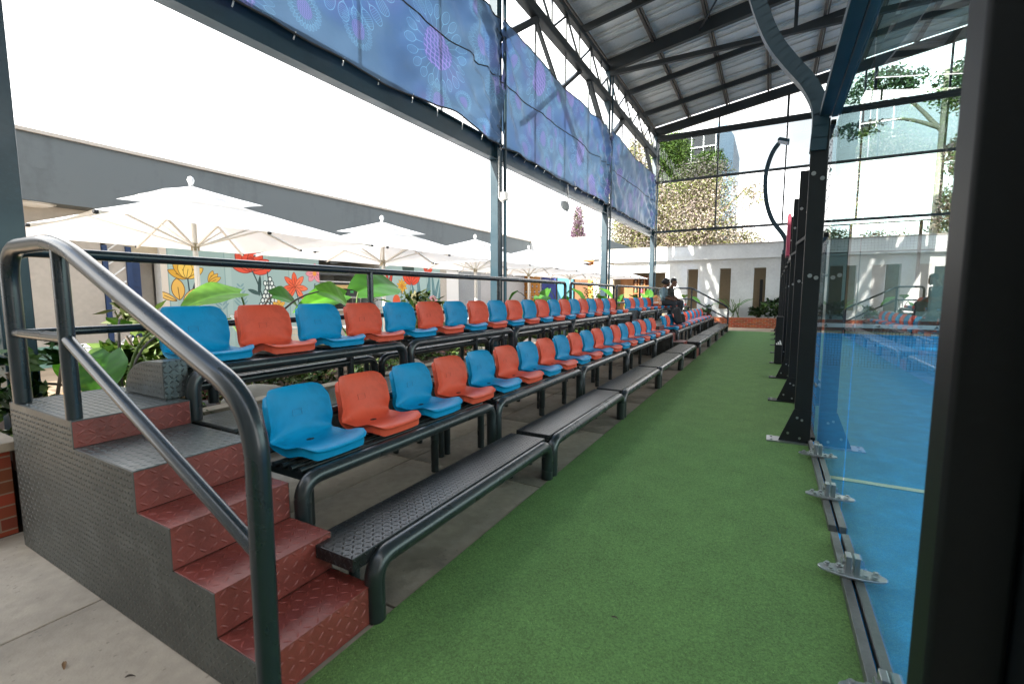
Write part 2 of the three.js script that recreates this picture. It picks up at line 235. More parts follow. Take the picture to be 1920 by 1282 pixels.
const muralA = canvasTex(Math.round(4.37 * K), Math.round(3.17 * K), (c, w, h) => {
  const X = (m) => m * K, Y = (m) => h - m * K;
  c.fillStyle = '#9fb9b4'; c.fillRect(0, 0, w, h); c.fillStyle = '#d9cfc0'; c.fillRect(0, 0, X(0.14), h);
  for (const x of [0.14, 1.45, 2.5, 3.3]) { c.fillStyle = '#8aa6a3'; c.fillRect(X(x), 0, 10, h); c.fillStyle = '#a9c1bb'; c.fillRect(X(x) + 10, 0, 60, h); }
  for (const [x, y0, n, s] of [[1.35, 1.05, 6, 0.26], [1.85, 1.1, 6, 0.28], [3.0, 0.5, 5, 0.3], [0.9, 0.4, 6, 0.3]]) for (let k = 0; k < n; k++) for (const d of [-1, 1]) petal(c, X(x), Y(y0 + k * 0.11), X(s * (1 - k * 0.1)), X(0.035), d * 0.75, '#7d9ea0');
  stalk(c, X(0.62), Y(0.4), X(0.56), Y(1.9), 12, '#33444c'); petal(c, X(0.66), Y(1.45), X(0.35), X(0.05), 0.25, '#33444c');
  for (const a of [-1.15, -0.7, -0.3, 0.1, 0.5, 0.95]) petal(c, X(0.56), Y(1.84), X(0.46), X(0.13), a, a < -0.2 ? '#d9a63a' : '#e8bd50', '#6b4a1c');
  for (const a of [-0.35, 0.2]) petal(c, X(0.54), Y(1.84), X(0.4), X(0.14), a, '#efc95e', '#6b4a1c');
  petal(c, X(0.36), Y(1.32), X(0.52), X(0.2), -0.08, '#e6b65a', '#6a431b'); petal(c, X(0.3), Y(1.3), X(0.5), X(0.1), -1.1, '#eac06a', '#6a431b'); petal(c, X(0.44), Y(1.3), X(0.46), X(0.12), 0.85, '#e9bf6c', '#6a431b');
  stalk(c, X(0.6), Y(0.8), X(1.1), Y(1.78), 11, '#33444c'); for (const a of [0.35, 0.75, 1.1]) petal(c, X(1.05), Y(1.74), X(0.34), X(0.09), a, '#dcae45', '#5c3d16');
  for (const a of [-1.2, -0.75, -0.3, 0.15, 0.55, 1, 1.35]) petal(c, X(2.18), Y(2.08), X(0.62), X(0.2), a, '#e2553c', '#8e2b22'); petal(c, X(2.18), Y(2.06), X(0.42), X(0.2), 0, '#c9442f', '#8e2b22');
  stalk(c, X(2.6), Y(0.5), X(2.2), Y(2.1), 15, '#39504e'); petal(c, X(2.36), Y(1.4), X(0.6), X(0.07), 0.1, '#2f4947'); petal(c, X(2.42), Y(1.45), X(0.4), X(0.08), -1.2, '#3d5a55');
  for (let r = 0; r < 8; r++) for (let k = -3; k <= 3; k++) { const hw = 0.36 * (1 - r / 8.6); if (Math.abs(k) * 0.1 > hw) continue; c.beginPath(); c.ellipse(X(2.66 + k * 0.1 + (r % 2) * 0.05), Y(1.05 + r * 0.12), X(0.055), X(0.065), 0, 0, 7); c.fillStyle = '#dfe6e0'; c.fill(); c.lineWidth = 11; c.strokeStyle = '#3b4d4c'; c.stroke(); }
  stalk(c, X(2.7), Y(0.4), X(2.64), Y(2.1), 14, '#3b4d4c');
  for (const a of [-1.75, -0.85, -0.05, 0.75, 1.7, 2.5, -2.5]) petal(c, X(3.5), Y(1.68), X(0.44), X(0.12), a, a < 0 ? '#e8633f' : '#ef7a55', '#9c3a22'); stalk(c, X(3.7), Y(0.3), X(3.52), Y(1.6), 12, '#37454d');
  for (const a of [-2.4, -1.6, -0.7, 0.1, 0.9, 1.7, 2.5]) petal(c, X(4.2), Y(2.1), X(0.32), X(0.13), a, '#e2929a', '#a4525f'); c.beginPath(); c.arc(X(4.2), Y(2.1), X(0.07), 0, 7); c.fillStyle = '#e79a3c'; c.fill(); stalk(c, X(4.1), Y(0.6), X(4.2), Y(1.8), 12, '#2e3a4c');
  for (const [x, y, f] of [[2.95, 1.12, '#e9b24a'], [4.1, 1.1, '#e8e2cf'], [1.7, 0.8, '#cfdcd6'], [0.9, 0.9, '#d26a4a']]) for (let k = 0; k < 6; k++) petal(c, X(x), Y(y), X(0.22), X(0.08), k * 1.05, f, '#7a5a3a');
});
const muralB = canvasTex(Math.round(3.5 * K), Math.round(3.17 * K), (c, w, h) => {
  const X = (m) => m * K, Y = (m) => h - m * K; c.fillStyle = '#a3bcb8'; c.fillRect(0, 0, w, h); c.fillStyle = '#8ea9a8'; c.fillRect(X(1.5), 0, 12, h); c.fillRect(X(2.6), 0, 12, h);
  for (const [x, t, s] of [[2.2, -0.1, 1.6], [2.4, 0.25, 1.4], [2.7, 0.05, 1.7], [2.9, 0.35, 1.5], [3.15, -0.12, 1.6], [2.05, -0.3, 1.2], [1.2, 0.5, 0.9], [3.3, 0.2, 1.4]]) petal(c, X(x), Y(0.7), X(s), X(0.09), t, '#6d9296', '#527a80');
  for (const a of [-0.35, 0, 0.35]) petal(c, X(0.32), Y(1.5), X(0.85), X(0.11), a, '#c94a38', '#6e2018'); petal(c, X(0.5), Y(1.52), X(0.4), X(0.09), 0.5, '#b23a2c', '#5c1a14');
  for (let k = 0; k < 10; k++) petal(c, X(1.12), Y(1.78), X(0.3), X(0.07), k * 0.63, '#e8b13e', '#8c5a1c'); c.beginPath(); c.arc(X(1.12), Y(1.78), X(0.08), 0, 7); c.fillStyle = '#c9822a'; c.fill(); stalk(c, X(1.0), Y(0.4), X(1.1), Y(1.6), 11, '#46646a');
  for (const a of [-1, -0.5, 0, 0.5, 1]) petal(c, X(1.68), Y(1.85), X(0.6), X(0.17), a, '#df4f34', '#8a2a1e'); stalk(c, X(1.4), Y(0.5), X(1.66), Y(1.9), 12, '#5b7f84');
  c.beginPath(); c.ellipse(X(0.8), Y(1.22), X(0.2), X(0.24), 0, 0, 7); c.fillStyle = '#e2643c'; c.fill();
  for (let k = 0; k < 7; k++) petal(c, X(1.86), Y(1.28), X(0.36), X(0.12), k * 0.9, '#e6dfa9', '#8b7d4c'); c.beginPath(); c.arc(X(1.86), Y(1.28), X(0.08), 0, 7); c.fillStyle = '#cfa03c'; c.fill();
  for (let k = 0; k < 90; k++) { const a = k * 2.4, r = 0.036 * Math.sqrt(k); c.beginPath(); c.ellipse(X(2.98 + r * Math.cos(a)), Y(1.05 + r * Math.sin(a)), X(0.05), X(0.06), a, 0, 7); c.fillStyle = k % 3 ? '#dfa0a8' : '#e9bcc0'; c.fill(); c.strokeStyle = '#97505e'; c.lineWidth = 4; c.stroke(); }
  c.fillStyle = '#3c524c'; c.beginPath(); c.arc(X(1.5), Y(2.5), X(0.34), 0, 7); c.fill(); c.fillStyle = '#d9503a'; c.beginPath(); c.arc(X(2.7), Y(2.6), X(0.3), 0, 7); c.fill();
});
const flatX = (z0, z1, y0, y1, x) => { const g = new THREE.PlaneGeometry(Math.abs(z1 - z0), y1 - y0).rotateY(Math.PI / 2); g.translate(x, (y0 + y1) / 2, (z0 + z1) / 2); return g; };
{ const b = thing('courtyard_building', 'long low grey building with painted flower murals along the left of the patio', 'building');
  const px = -12.5;
  part(b, 'wall', span(px - 0.3, px, 0, 3.17, 4, -4.5), M.wallBeige);
  part(b, 'skirting', span(px, px + 0.012, 0, 0.42, 4, -4.5), std({ color: lin(0.2, 0.36, 0.3), roughness: 0.7, map: plasterMap }));
  part(b, 'door_frame', merge([span(px - 0.1, px + 0.03, 0, 2.5, -4.51, -4.6), span(px - 0.1, px + 0.03, 0, 2.5, -4.93, -5.03)]), M.blue);
  const pn = part(b, 'tiled_panel', span(px - 0.08, px - 0.02, 0, 3.17, -4.6, -4.93), M.wallBeige);
  for (let k = 0; k < 9; k++) part(pn, 'tile_strip', bar(V(px - 0.012, 0.3 + k * 0.3, -4.62), V(px - 0.012, 0.55 + k * 0.3, -4.91), 0.02, 0.03), M.wall);
  const d = part(b, 'door', span(px - 0.1, px - 0.04, 0, 2.3, -5.03, -5.2), M.blue); for (let k = 0; k < 14; k++) part(d, 'louvre', bar(V(px - 0.035, 0.3 + k * 0.135, -5.05), V(px - 0.035, 0.3 + k * 0.135, -5.18), 0.03, 0.05), M.blue);
  part(b, 'wall', span(px - 0.3, px - 0.1, 2.3, 3.17, -4.6, -5.59), M.wallWarm); part(b, 'recess_wall', span(px - 0.5, px - 0.42, 0, 2.3, -4.5, -5.6), M.wallBeige);
  const mk = (tx) => std({ map: tx, roughness: 0.85 });
  const w1 = part(b, 'wall', span(px - 0.3, px - 0.004, 0, 3.17, -5.59, -9.96), M.wall); part(w1, 'mural', flatX(-5.59, -9.96, 0, 3.17, px), mk(muralA));
  // kitchen opening
  part(b, 'wall', span(px - 0.3, px, 0, 0.92, -9.97, -12.58), M.wallBeige); part(b, 'wall', span(px - 0.3, px, 2.55, 3.17, -9.97, -12.58), M.wallGrey);
  part(b, 'kitchen_wall', merge([span(px - 2.6, px - 2.5, 0, 3.17, -9.8, -12.7), span(px - 2.5, px - 0.31, 0, 3.17, -9.8, -9.9), span(px - 2.5, px - 0.31, 0, 3.17, -12.62, -12.72)]), std({ color: lin(0.62, 0.62, 0.58), roughness: 0.7, map: plasterMap }));
  part(b, 'serving_shelf', span(px - 0.32, px + 0.12, 0.93, 0.98, -9.98, -12.56), M.trim);
  const w2 = part(b, 'wall', span(px - 0.3, px - 0.004, 0, 3.17, -12.6, -16.1), M.wall); part(w2, 'mural', flatX(-12.6, -16.1, 0, 3.17, px), mk(muralB));
  part(b, 'wall', span(px - 0.3, px, 0, 3.17, -16.11, -16.55), M.wallBeige);
  part(b, 'door', span(px - 0.12, px - 0.03, 0, 2.5, -16.56, -17.5), M.white); part(b, 'wall', span(px - 0.3, px - 0.002, 0, 3.17, -17.51, -19.3), std({ color: lin(0.3, 0.32, 0.33), roughness: 0.85, map: plasterMap }));
  part(b, 'wall', span(px - 0.3, px - 0.13, 2.5, 3.17, -16.55, -17.51), M.wallBeige); part(b, 'wall', span(px - 0.3, px, 0, 3.17, -19.31, -23.9), std({ color: lin(0.42, 0.42, 0.42), roughness: 0.85, map: plasterMap }));
  part(b, 'parapet', span(px - 0.3, px + 0.5, 3.175, 4.4, 4, -23.7), M.wallGrey); part(b, 'coping', span(px - 0.34, px + 0.54, 4.404, 4.47, 4, -23.7), M.wallBeige); part(b, 'roof', span(px - 9, px - 0.31, 3.3, 3.6, 4, -23.7), M.wallGrey); part(b, 'rear_wall', span(px - 9.2, px - 9.01, 0, 3.6, 4, -23.7), M.wallBeige);
  const l = part(b, 'ceiling_light', (() => { const g = new THREE.SphereGeometry(0.2, 20, 10, 0, 7, Math.PI / 2, Math.PI / 2); g.scale(1, 0.4, 1.5); return g; })(), M.white, px + 0.25, 3.165, -3.45); part(l, 'rim', new THREE.TorusGeometry(0.2, 0.02, 8, 24).rotateX(Math.PI / 2).scale(1, 1, 1.5), M.trim);
}
{ // kitchen contents seen through the serving hatch
  const steel = std({ color: lin(0.5, 0.5, 0.48), roughness: 0.35, metalness: 0.8 });
  const h = thing('extractor_hood', 'steel extractor hood over the kitchen serving hatch', 'hood'); part(h, 'canopy', (() => { const s = new THREE.Shape([[-0.45, 0], [0.45, 0], [0.3, 0.4], [-0.3, 0.4]].map((p) => new THREE.Vector2(...p))); return new THREE.ExtrudeGeometry(s, { depth: 1.7, bevelEnabled: false }); })(), steel, -13.6, 2.12, -12.2); part(h, 'duct', span(-13.75, -13.45, 2.53, 3.1, -11.2, -11.5), steel);
  const sh = thing('kitchen_shelf', 'two-tier steel shelf with heat lamp strip inside the kitchen hatch', 'shelf');
  for (const y of [1.32, 1.86]) part(sh, 'shelf_board', span(-13.2, -12.75, y, y + 0.045, -10.05, -11.9), steel);
  for (const z of [-10.08, -11.86]) for (const x of [-13.18, -12.78]) part(sh, 'post', span(x - 0.015, x + 0.015, 0, 1.9, z - 0.015, z + 0.015), steel);
  part(sh, 'menu_strip', span(-12.745, -12.735, 1.66, 1.78, -10.5, -11.7), std({ color: lin(0.62, 0.42, 0.16), roughness: 0.6, map: scuffB }));
  const q = thing('coffee_machine', 'dark espresso machine on the lower kitchen shelf', 'appliance'); part(q, 'body', rb(0.34, 0.26, 0.42, 0.03), M.dark, -12.98, 1.5, -11.5); part(q, 'drip_tray', rb(0.3, 0.03, 0.4, 0.01), steel, -12.84, 1.38, -11.5); part(q, 'display', rb(0.01, 0.08, 0.14, 0.004), std({ color: lin(0.05, 0.4, 0.1), roughness: 0.3 }), -12.805, 1.55, -11.52);
  const q2 = thing('kitchen_mixer', 'black planetary mixer beside the espresso machine', 'appliance'); part(q2, 'stand', rb(0.2, 0.3, 0.16, 0.03), M.dark, -13.05, 1.52, -10.75); part(q2, 'head', rb(0.34, 0.12, 0.15, 0.05), M.dark, -12.95, 1.7, -10.75); part(q2, 'bowl', new THREE.LatheGeometry([[0.02, 0], [0.08, 0.02], [0.11, 0.13]].map((p) => new THREE.Vector2(...p)), 18), steel, -12.88, 1.38, -10.75);
  for (let k = 0; k < 9; k++) { const j = thing('spice_jar', ORD[k] + ' jar from the left on the kitchen hatch counter', 'jar', 'jars on the hatch counter'); const c = lin(rr(0.2, 0.7), rr(0.12, 0.35), rr(0.05, 0.2)); part(j, 'body', cyl(0.045, 0.045, 0.13, 12), std({ color: c, roughness: 0.4 })); part(j, 'lid', cyl(0.047, 0.047, 0.03, 12), M.dark, 0, 0.085, 0); j.position.set(-12.55 + rr(-0.05, 0.05), 1.045, -11.35 - k * 0.125); }
}

// ---------------------------------------------------------------- white block and far wall
const ZF = -24;
const patOrange = canvasTex(512, 512, (c, w, h) => { c.fillStyle = '#d8974f'; c.fillRect(0, 0, w, h); for (let r = 0; r < 8; r++) for (let k = 0; k < 5; k++) { const x = (k + (r % 2) * 0.5 + 0.25) * w / 5, y = (r + 0.5) * h / 8; c.fillStyle = '#2d4f7c'; c.beginPath(); c.moveTo(x, y - 24); c.lineTo(x + 18, y); c.lineTo(x, y + 24); c.lineTo(x - 18, y); c.fill(); c.fillStyle = '#e8ecec'; c.fillRect(x - 18, y - 5, 36, 10); } });
{ const b = thing('white_block', 'taller white building block at the far left corner of the courtyard', 'building');
  part(b, 'parapet', span(-12.8, -8.0, 3.3, 4.45, -23.72, ZF - 0.4), M.wall); part(b, 'coping', span(-12.9, -7.96, 4.454, 4.5, -23.68, ZF - 0.5), M.wallBeige);
  part(b, 'side_wall', span(-8.2, -7.98, 3.3, 4.45, ZF - 0.41, -34), M.wallGrey); part(b, 'side_wall', span(-8.3, -8.0, 0, 3.29, -23.8, ZF - 0.4), M.wall);
  part(b, 'roof', span(-16, -8.21, 3.42, 3.6, ZF - 0.41, -34), M.wallGrey); part(b, 'ceiling', span(-16, -8.0, 3.2, 3.28, -23.8, -28), M.wood);
  part(b, 'rear_wall', span(-16, -4.5, 0, 3.4, -28.1, -28.3), std({ color: lin(0.4, 0.33, 0.24), roughness: 0.9, map: plasterMap }));
  const z = ZF - 0.9;
  const flatZ = (x0, x1, y0, y1, zz) => { const g = new THREE.PlaneGeometry(x1 - x0, y1 - y0); g.translate((x0 + x1) / 2, (y0 + y1) / 2, zz); return g; };
  const o = part(b, 'wall', span(-13.4, -11.95, 0, 3.19, z, z - 0.2), M.wall); part(o, 'patterned_paper', flatZ(-13.38, -11.97, 0.2, 2.75, z + 0.004), std({ map: patOrange, roughness: 0.8 }));
  part(b, 'wall', span(-9.0, -8.7, 0, 3.19, z, z - 0.2), std({ map: patOrange, roughness: 0.8 }));
  part(b, 'folding_panel', span(-11.9, -11.0, 0, 2.7, z - 0.1, z - 0.16), std({ color: lin(0.06, 0.09, 0.34), roughness: 0.7, map: scuffA }));
  part(b, 'folding_panel', (() => { const g = bx(0.9, 2.7, 0.05); g.rotateY(0.3); return g; })(), std({ color: lin(0.1, 0.34, 0.46), roughness: 0.7, map: scuffB }), -10.45, 1.35, z - 0.2);
  part(b, 'wood_panel', span(-9.9, -9.05, 0, 3.1, z - 0.3, z - 0.36), std({ map: woodMap, color: lin(0.5, 0.5, 0.5), roughness: 0.6 }));
}
{ const b = thing('far_building', 'low white building with slit windows behind the end of the court', 'building');
  const x0 = -4.65, x1 = 14, top = 3.1; const s = new THREE.Shape([[x0, 0], [x1, 0], [x1, top], [x0, top]].map((p) => new THREE.Vector2(...p))); const wins = [];
  for (let x = -3.64; x < 13; x += 1.435) { wins.push(x); s.holes.push(new THREE.Path([[x, 0.78], [x, 2.68], [x + 0.49, 2.68], [x + 0.49, 0.78]].map((p) => new THREE.Vector2(...p)))); }
  part(b, 'wall', new THREE.ExtrudeGeometry(s, { depth: 0.36, bevelEnabled: false }).translate(0, 0, ZF - 0.36), M.wall);
  part(b, 'parapet', span(-7.97, x1, 3.09, 3.72, ZF + 0.3, ZF - 0.36), M.wall); part(b, 'coping', span(-7.99, x1 + 0.02, 3.724, 3.78, ZF + 0.33, ZF - 0.4), M.wallBeige); part(b, 'roof', span(-7.9, x1, 3.4, 3.55, -26.61, -29), M.wallGrey);
  part(b, 'inner_wall', span(-8, x1, 0, 3.4, -26.4, -26.6), std({ color: lin(0.36, 0.29, 0.19), roughness: 0.9, map: plasterMap })); part(b, 'corridor_roof', span(-8, x1, 3.0, 3.1, -24.95, -26.39), M.wallBeige); part(b, 'floor', span(-8, x1, -0.03, 0.005, ZF - 0.37, -26.39), patioMat); part(b, 'dark_door', span(-0.55, -0.42, 0, 2.2, -26.2, -26.38), M.dark);
  part(b, 'pillar', span(-7.7, -7.3, 0, 3.08, ZF - 0.02, ZF - 0.34), M.wallWarm);
  part(b, 'lintel', span(-7.29, -4.66, 2.56, 3.08, ZF - 0.02, ZF - 0.34), M.wall);
}
{ const s = thing('wooden_bookcase', 'wooden wall shelf unit in the open doorway of the far building', 'shelf'); part(s, 'side_panel', span(-7.25, -6.55, 0, 2.45, -25.2, -25.3), M.wood);
  part(s, 'back_panel', span(-6.54, -5.6, 0, 2.45, -25.3, -25.36), std({ map: woodMap, color: lin(0.35, 0.25, 0.2), roughness: 0.6 })); for (let k = 0; k < 6; k++) part(s, 'shelf_board', span(-6.52, -5.62, 0.3 + k * 0.4, 0.34 + k * 0.4, -25.0, -25.29), M.wood); for (const x of [-6.25, -5.95]) part(s, 'divider', span(x, x + 0.04, 0.1, 2.4, -25.02, -25.28), M.wood);
  for (let k = 0; k < 14; k++) { const t = thing('shelf_ornament', `${ORD[k]} small ornament on the wooden shelf unit, counted from the floor up`, 'ornament', 'ornaments on the shelf unit'); part(t, 'body', new THREE.LatheGeometry([[0.001, 0], [0.06, 0], [0.09, 0.08], [0.05, 0.17], [0.03, 0.22]].map((p) => new THREE.Vector2(...p)), 12), std({ color: lin(rr(0.1, 0.6), rr(0.08, 0.3), rr(0.05, 0.2)), roughness: 0.5 })); part(t, 'neck', cyl(0.03, 0.03, 0.04, 10), M.trim, 0, 0.24, 0); t.position.set(-6.4 + (k % 3) * 0.32, 0.341 + 0.4 * Math.floor(k / 3), -25.14); } }
{ const b = thing('brick_planter', 'low red brick planter against the far white wall', 'planter'); part(b, 'brick_wall', span(-3.2, 12, 0, 0.4, -22.95, -23.15), M.brickFlat); part(b, 'coping', span(-3.22, 12, 0.404, 0.44, -22.92, -23.18), M.brickFlat); part(b, 'end_wall', span(-3.4, -3.21, 0, 0.4, -22.95, -23.98), M.brickFlat); part(b, 'soil', span(-3.2, 12, 0.2, 0.37, -23.16, -23.98), M.soil); }
// ---------------------------------------------------------------- steel canopy over the court
const XC = -4.85, ZC = [-1.2, -8.07, -14.93, -21.8], SL = 0.158, YE = 8.4, XR = 5.4, XE = 15.65;
const roofY = (x) => YE + SL * (XR - XC - Math.abs(x - XR));
{ const c = thing('court_canopy', 'high dark steel canopy roof spanning the padel court', 'canopy');
  const iBeam = (a, b, w, h, t = 0.014) => { const up = V(0, 1, 0); const o = (dy) => up.clone().multiplyScalar(dy); return merge([bar(a.clone().add(o(h / 2 - t / 2)), b.clone().add(o(h / 2 - t / 2)), w, t), bar(a.clone().add(o(-h / 2 + t / 2)), b.clone().add(o(-h / 2 + t / 2)), w, t), bar(a, b, t, h - 2 * t)]); };
  for (const x of [XC, XE]) for (const z of ZC) {
    const col = part(c, 'column', span(x - 0.09, x + 0.09, 0.02, YE, z - 0.09, z + 0.09, 0.012), M.steel);
    part(col, 'base_plate', span(x - 0.2, x + 0.2, 0, 0.018, z - 0.2, z + 0.2), M.steel); if (x < 0 && z < -2) part(col, 'downpipe', sweep([V(x + 0.12, 0.1, z - 0.14), V(x + 0.12, YE - 0.1, z - 0.14)], 0.035, 10), M.steel);
  }
  for (let k = 0; k < 3; k++) {   // low beam, bay by bay, with a lit lower flange
    part(c, 'side_beam', iBeam(V(XC, 4.21, ZC[k] - 0.095), V(XC, 4.21, ZC[k + 1] + 0.095), 0.17, 0.34), M.steel);
    part(c, 'side_beam', iBeam(V(XE, 4.21, ZC[k] - 0.095), V(XE, 4.21, ZC[k + 1] + 0.095), 0.17, 0.34), M.steel);
  }
  part(c, 'side_beam', iBeam(V(XC, 4.21, 3.4), V(XC, 4.21, ZC[0] + 0.095), 0.17, 0.34), M.steel);
  for (const x of [XC, XE]) {   // eaves truss
    const z0 = 1.0, z1 = ZC[3] - 0.5; part(c, 'lower_chord', span(x - 0.11, x + 0.11, 7.5, 7.72, z0, z1, 0.03), M.roofSteel); part(c, 'upper_chord', span(x - 0.07, x + 0.07, 8.42, 8.56, z0, z1), M.roofSteel);
    const n = 26, dz = (z1 - z0) / n; for (let i = 0; i < n; i++) { const a = z0 + dz * i, b = a + dz; part(c, 'web', bar(V(x, i % 2 ? 7.72 : 8.42, a), V(x, i % 2 ? 8.42 : 7.72, b), 0.045, 0.045), M.roofSteel); part(c, 'web', bar(V(x, 7.72, b), V(x, 8.42, b), 0.04, 0.04), M.roofSteel); }
  }
  for (let k = 0; k < 4; k++) for (const s of [-1, 1]) { if (k === 3 && s < 0) continue; part(c, 'knee_brace', bar(V(XC, 6.35, ZC[k] + s * 0.1), V(XC, 7.5, ZC[k] + s * 1.75), 0.13, 0.13), M.roofSteel); }
  for (let k = 0; k < 3; k++) { for (let i = 1; i < 4; i++) { const z = ZC[k] + (ZC[k + 1] - ZC[k]) * i / 4; part(c, 'hanger', sweep([V(XC, 4.38, z), V(XC, 7.5, z)], 0.022, 8), M.roofSteel); } }
  part(c, 'tie_rod', bar(V(XC - 0.03, 5.1, -9.2), V(XC - 0.03, 7.52, -12.6), 0.09, 0.09), M.roofSteel); part(c, 'tie_rod', bar(V(XC - 0.03, 7.52, -9.8), V(XC - 0.03, 5.2, -12.9), 0.08, 0.08), M.roofSteel);
  // rafters: main frames on the columns with a level tie below, two light rafters in between
  const ZR = []; for (let k = 0; k < 3; k++) for (let i = 0; i < 3; i++) ZR.push([ZC[k] + (ZC[k + 1] - ZC[k]) * i / 3, i === 0]); ZR.push([ZC[3], true]); ZR.unshift([1.0, false]);
  for (const [z, main] of ZR) for (const s of [0, 1]) { const xa = s ? XE + 0.08 : XC - 0.08; const d = main ? 0.36 : 0.17; const up = main ? 0.17 : 0.2; part(c, 'rafter', bar(V(xa, roofY(xa) + up, z), V(XR, roofY(XR) + up, z), main ? 0.16 : 0.09, d), M.roofSteel); }
  for (let k = 0; k < 4; k++) { const z = ZC[k]; part(c, 'tie_beam', bar(V(XC, 8.33, z + 0.02), V(XE, 8.27, z + 0.02), 0.12, 0.13), M.roofSteel); for (const x of [0.2, 2.9, XR, 7.9, 10.6]) part(c, 'strut', bar(V(x, 8.36, z), V(x, roofY(x) + 0.02, z), 0.09, 0.09), M.roofSteel); }
  for (const [a, b] of [[0, 1], [1, 2]]) for (const x of [-2.2, 2.2]) part(c, 'sway_rod', sweep([V(x, roofY(x) + 0.1, ZC[b]), V(x + 1.6, roofY(x + 1.6) + 0.12, ZC[b] + 3.2)], 0.025, 8), M.roofSteel);
  // purlins and roof trays
  const xs = []; const XW = (XR - XC + 0.1) / 7; for (let k = 0; k <= 7; k++) xs.push(XC - 0.1 + XW * k); const zTop = 1.2, zEnd = ZC[3] - 0.45;
  for (const x of xs) for (const m of [x, 2 * XR - x]) { if (Math.abs(m - XR) < 0.01) continue; part(c, 'purlin', span(m - 0.035, m + 0.035, roofY(m) + 0.3, roofY(m) + 0.4, zTop, zEnd), M.purlin); part(c, 'purlin', span(m + 0.07, m + 0.1, roofY(m) + 0.33, roofY(m) + 0.4, zTop, zEnd), M.purlin); }
  const zc = ZR.map((r) => r[0]); const panelGeo = {}, ang = Math.atan(SL), railGeo = bx(XW - 0.16, 0.028, 0.03);
  for (let j = 0; j < zc.length - 1; j++) for (let q = 0; q < 2; q++) for (let i = 0; i < xs.length - 1; i++) for (const s of [0, 1]) {
    const len = Math.abs(zc[j + 1] - zc[j]) / 2, key = len.toFixed(2); const w = XW / Math.cos(ang) - 0.012;
    panelGeo[key] ||= merge([bx(w + 0.006, 0.02, len - 0.003), span(-w / 2, w / 2, -0.06, -0.011, len / 2 - 0.06, len / 2 - 0.01), span(-w / 2, w / 2, -0.06, -0.011, -len / 2 + 0.01, -len / 2 + 0.06), span(-w / 2, -w / 2 + 0.05, -0.05, -0.011, -len / 2 + 0.07, len / 2 - 0.07)]);
    const x = (xs[i] + xs[i + 1]) / 2, m = s ? 2 * XR - x : x; const p = part(c, 'roof_tray', panelGeo[key], M.panel, m, roofY(m) + 0.47, zc[j] - len * (q + 0.5)); p.rotation.z = s ? -ang : ang; if (!s) for (const e of [-0.27, 0.27]) part(p, 'tray_rail', railGeo, M.trim, 0, -0.05, e * len);
  }
  // far gable frame
  const z = ZC[3]; for (const y of [4.25, 6.41, 8.2]) part(c, 'gable_rail', span(XC + 0.095, XE - 0.095, y - 0.045, y + 0.045, z - 0.05, z + 0.05), M.roofSteel);
  for (const x of [-2.26, 0.21, 2.6, 4.95, 7.4, 9.8, 12.4]) part(c, 'mullion', span(x - 0.03, x + 0.03, 4.3, roofY(x), z - 0.03, z + 0.03), M.roofSteel);
  const gx = [XC + 0.1, -2.26, 0.21, 2.6, 4.95, 7.4, 9.8, 12.4, XE - 0.1]; for (let i = 0; i < gx.length - 1; i++) { part(c, 'tinted_pane', span(gx[i] + 0.035, gx[i + 1] - 0.035, 6.46, 8.15, z - 0.006, z + 0.006), M.tint); }
}

// ---------------------------------------------------------------- printed mesh banners between the columns
function racket(c, x, y, ang, len, col) { c.save(); c.translate(x, y); c.rotate(ang); c.strokeStyle = col; c.lineWidth = Math.max(1.2, len * 0.018); c.beginPath(); c.moveTo(0, 0); c.lineTo(0, -len * 0.4); c.stroke(); c.beginPath(); c.moveTo(0, -len * 0.36); c.lineTo(-len * 0.12, -len * 0.5); c.moveTo(0, -len * 0.36); c.lineTo(len * 0.12, -len * 0.5); c.stroke(); c.beginPath(); c.ellipse(0, -len * 0.7, len * 0.17, len * 0.28, 0, 0, 7); c.stroke(); c.lineWidth *= 0.5; for (let k = -3; k <= 3; k++) { c.beginPath(); c.moveTo(-len * 0.15, -len * (0.7 + k * 0.06)); c.lineTo(len * 0.15, -len * (0.7 + k * 0.06)); c.stroke(); } c.restore(); }
function bloom(c, x, y, r, a) {
  c.globalAlpha = a; const n = r > 90 ? 22 : 26; for (let k = 0; k < n; k++) racket(c, x + r * 0.52 * Math.cos(k / n * 6.283 - 1.57), y + r * 0.62 * Math.sin(k / n * 6.283 - 1.57), k / n * 6.283, r * 0.62, '#7db4d2');
  c.save(); c.beginPath(); c.ellipse(x, y, r * 0.5, r * 0.6, 0, 0, 7); c.clip(); c.fillStyle = '#5f6a9c'; c.fillRect(x - r, y - r, 2 * r, 2 * r); c.strokeStyle = '#9887c9'; c.lineWidth = Math.max(1.5, r * 0.035); for (let k = -8; k <= 8; k++) { c.beginPath(); for (let q = -10; q <= 10; q++) c.lineTo(x + k * r * 0.13 + Math.sin(q * 1.2) * r * 0.02, y + q * r * 0.08); c.stroke(); c.beginPath(); for (let q = -10; q <= 10; q++) c.lineTo(x + q * r * 0.08, y + k * r * 0.14 + q * r * 0.03); c.stroke(); } c.restore(); c.globalAlpha = 1;
}
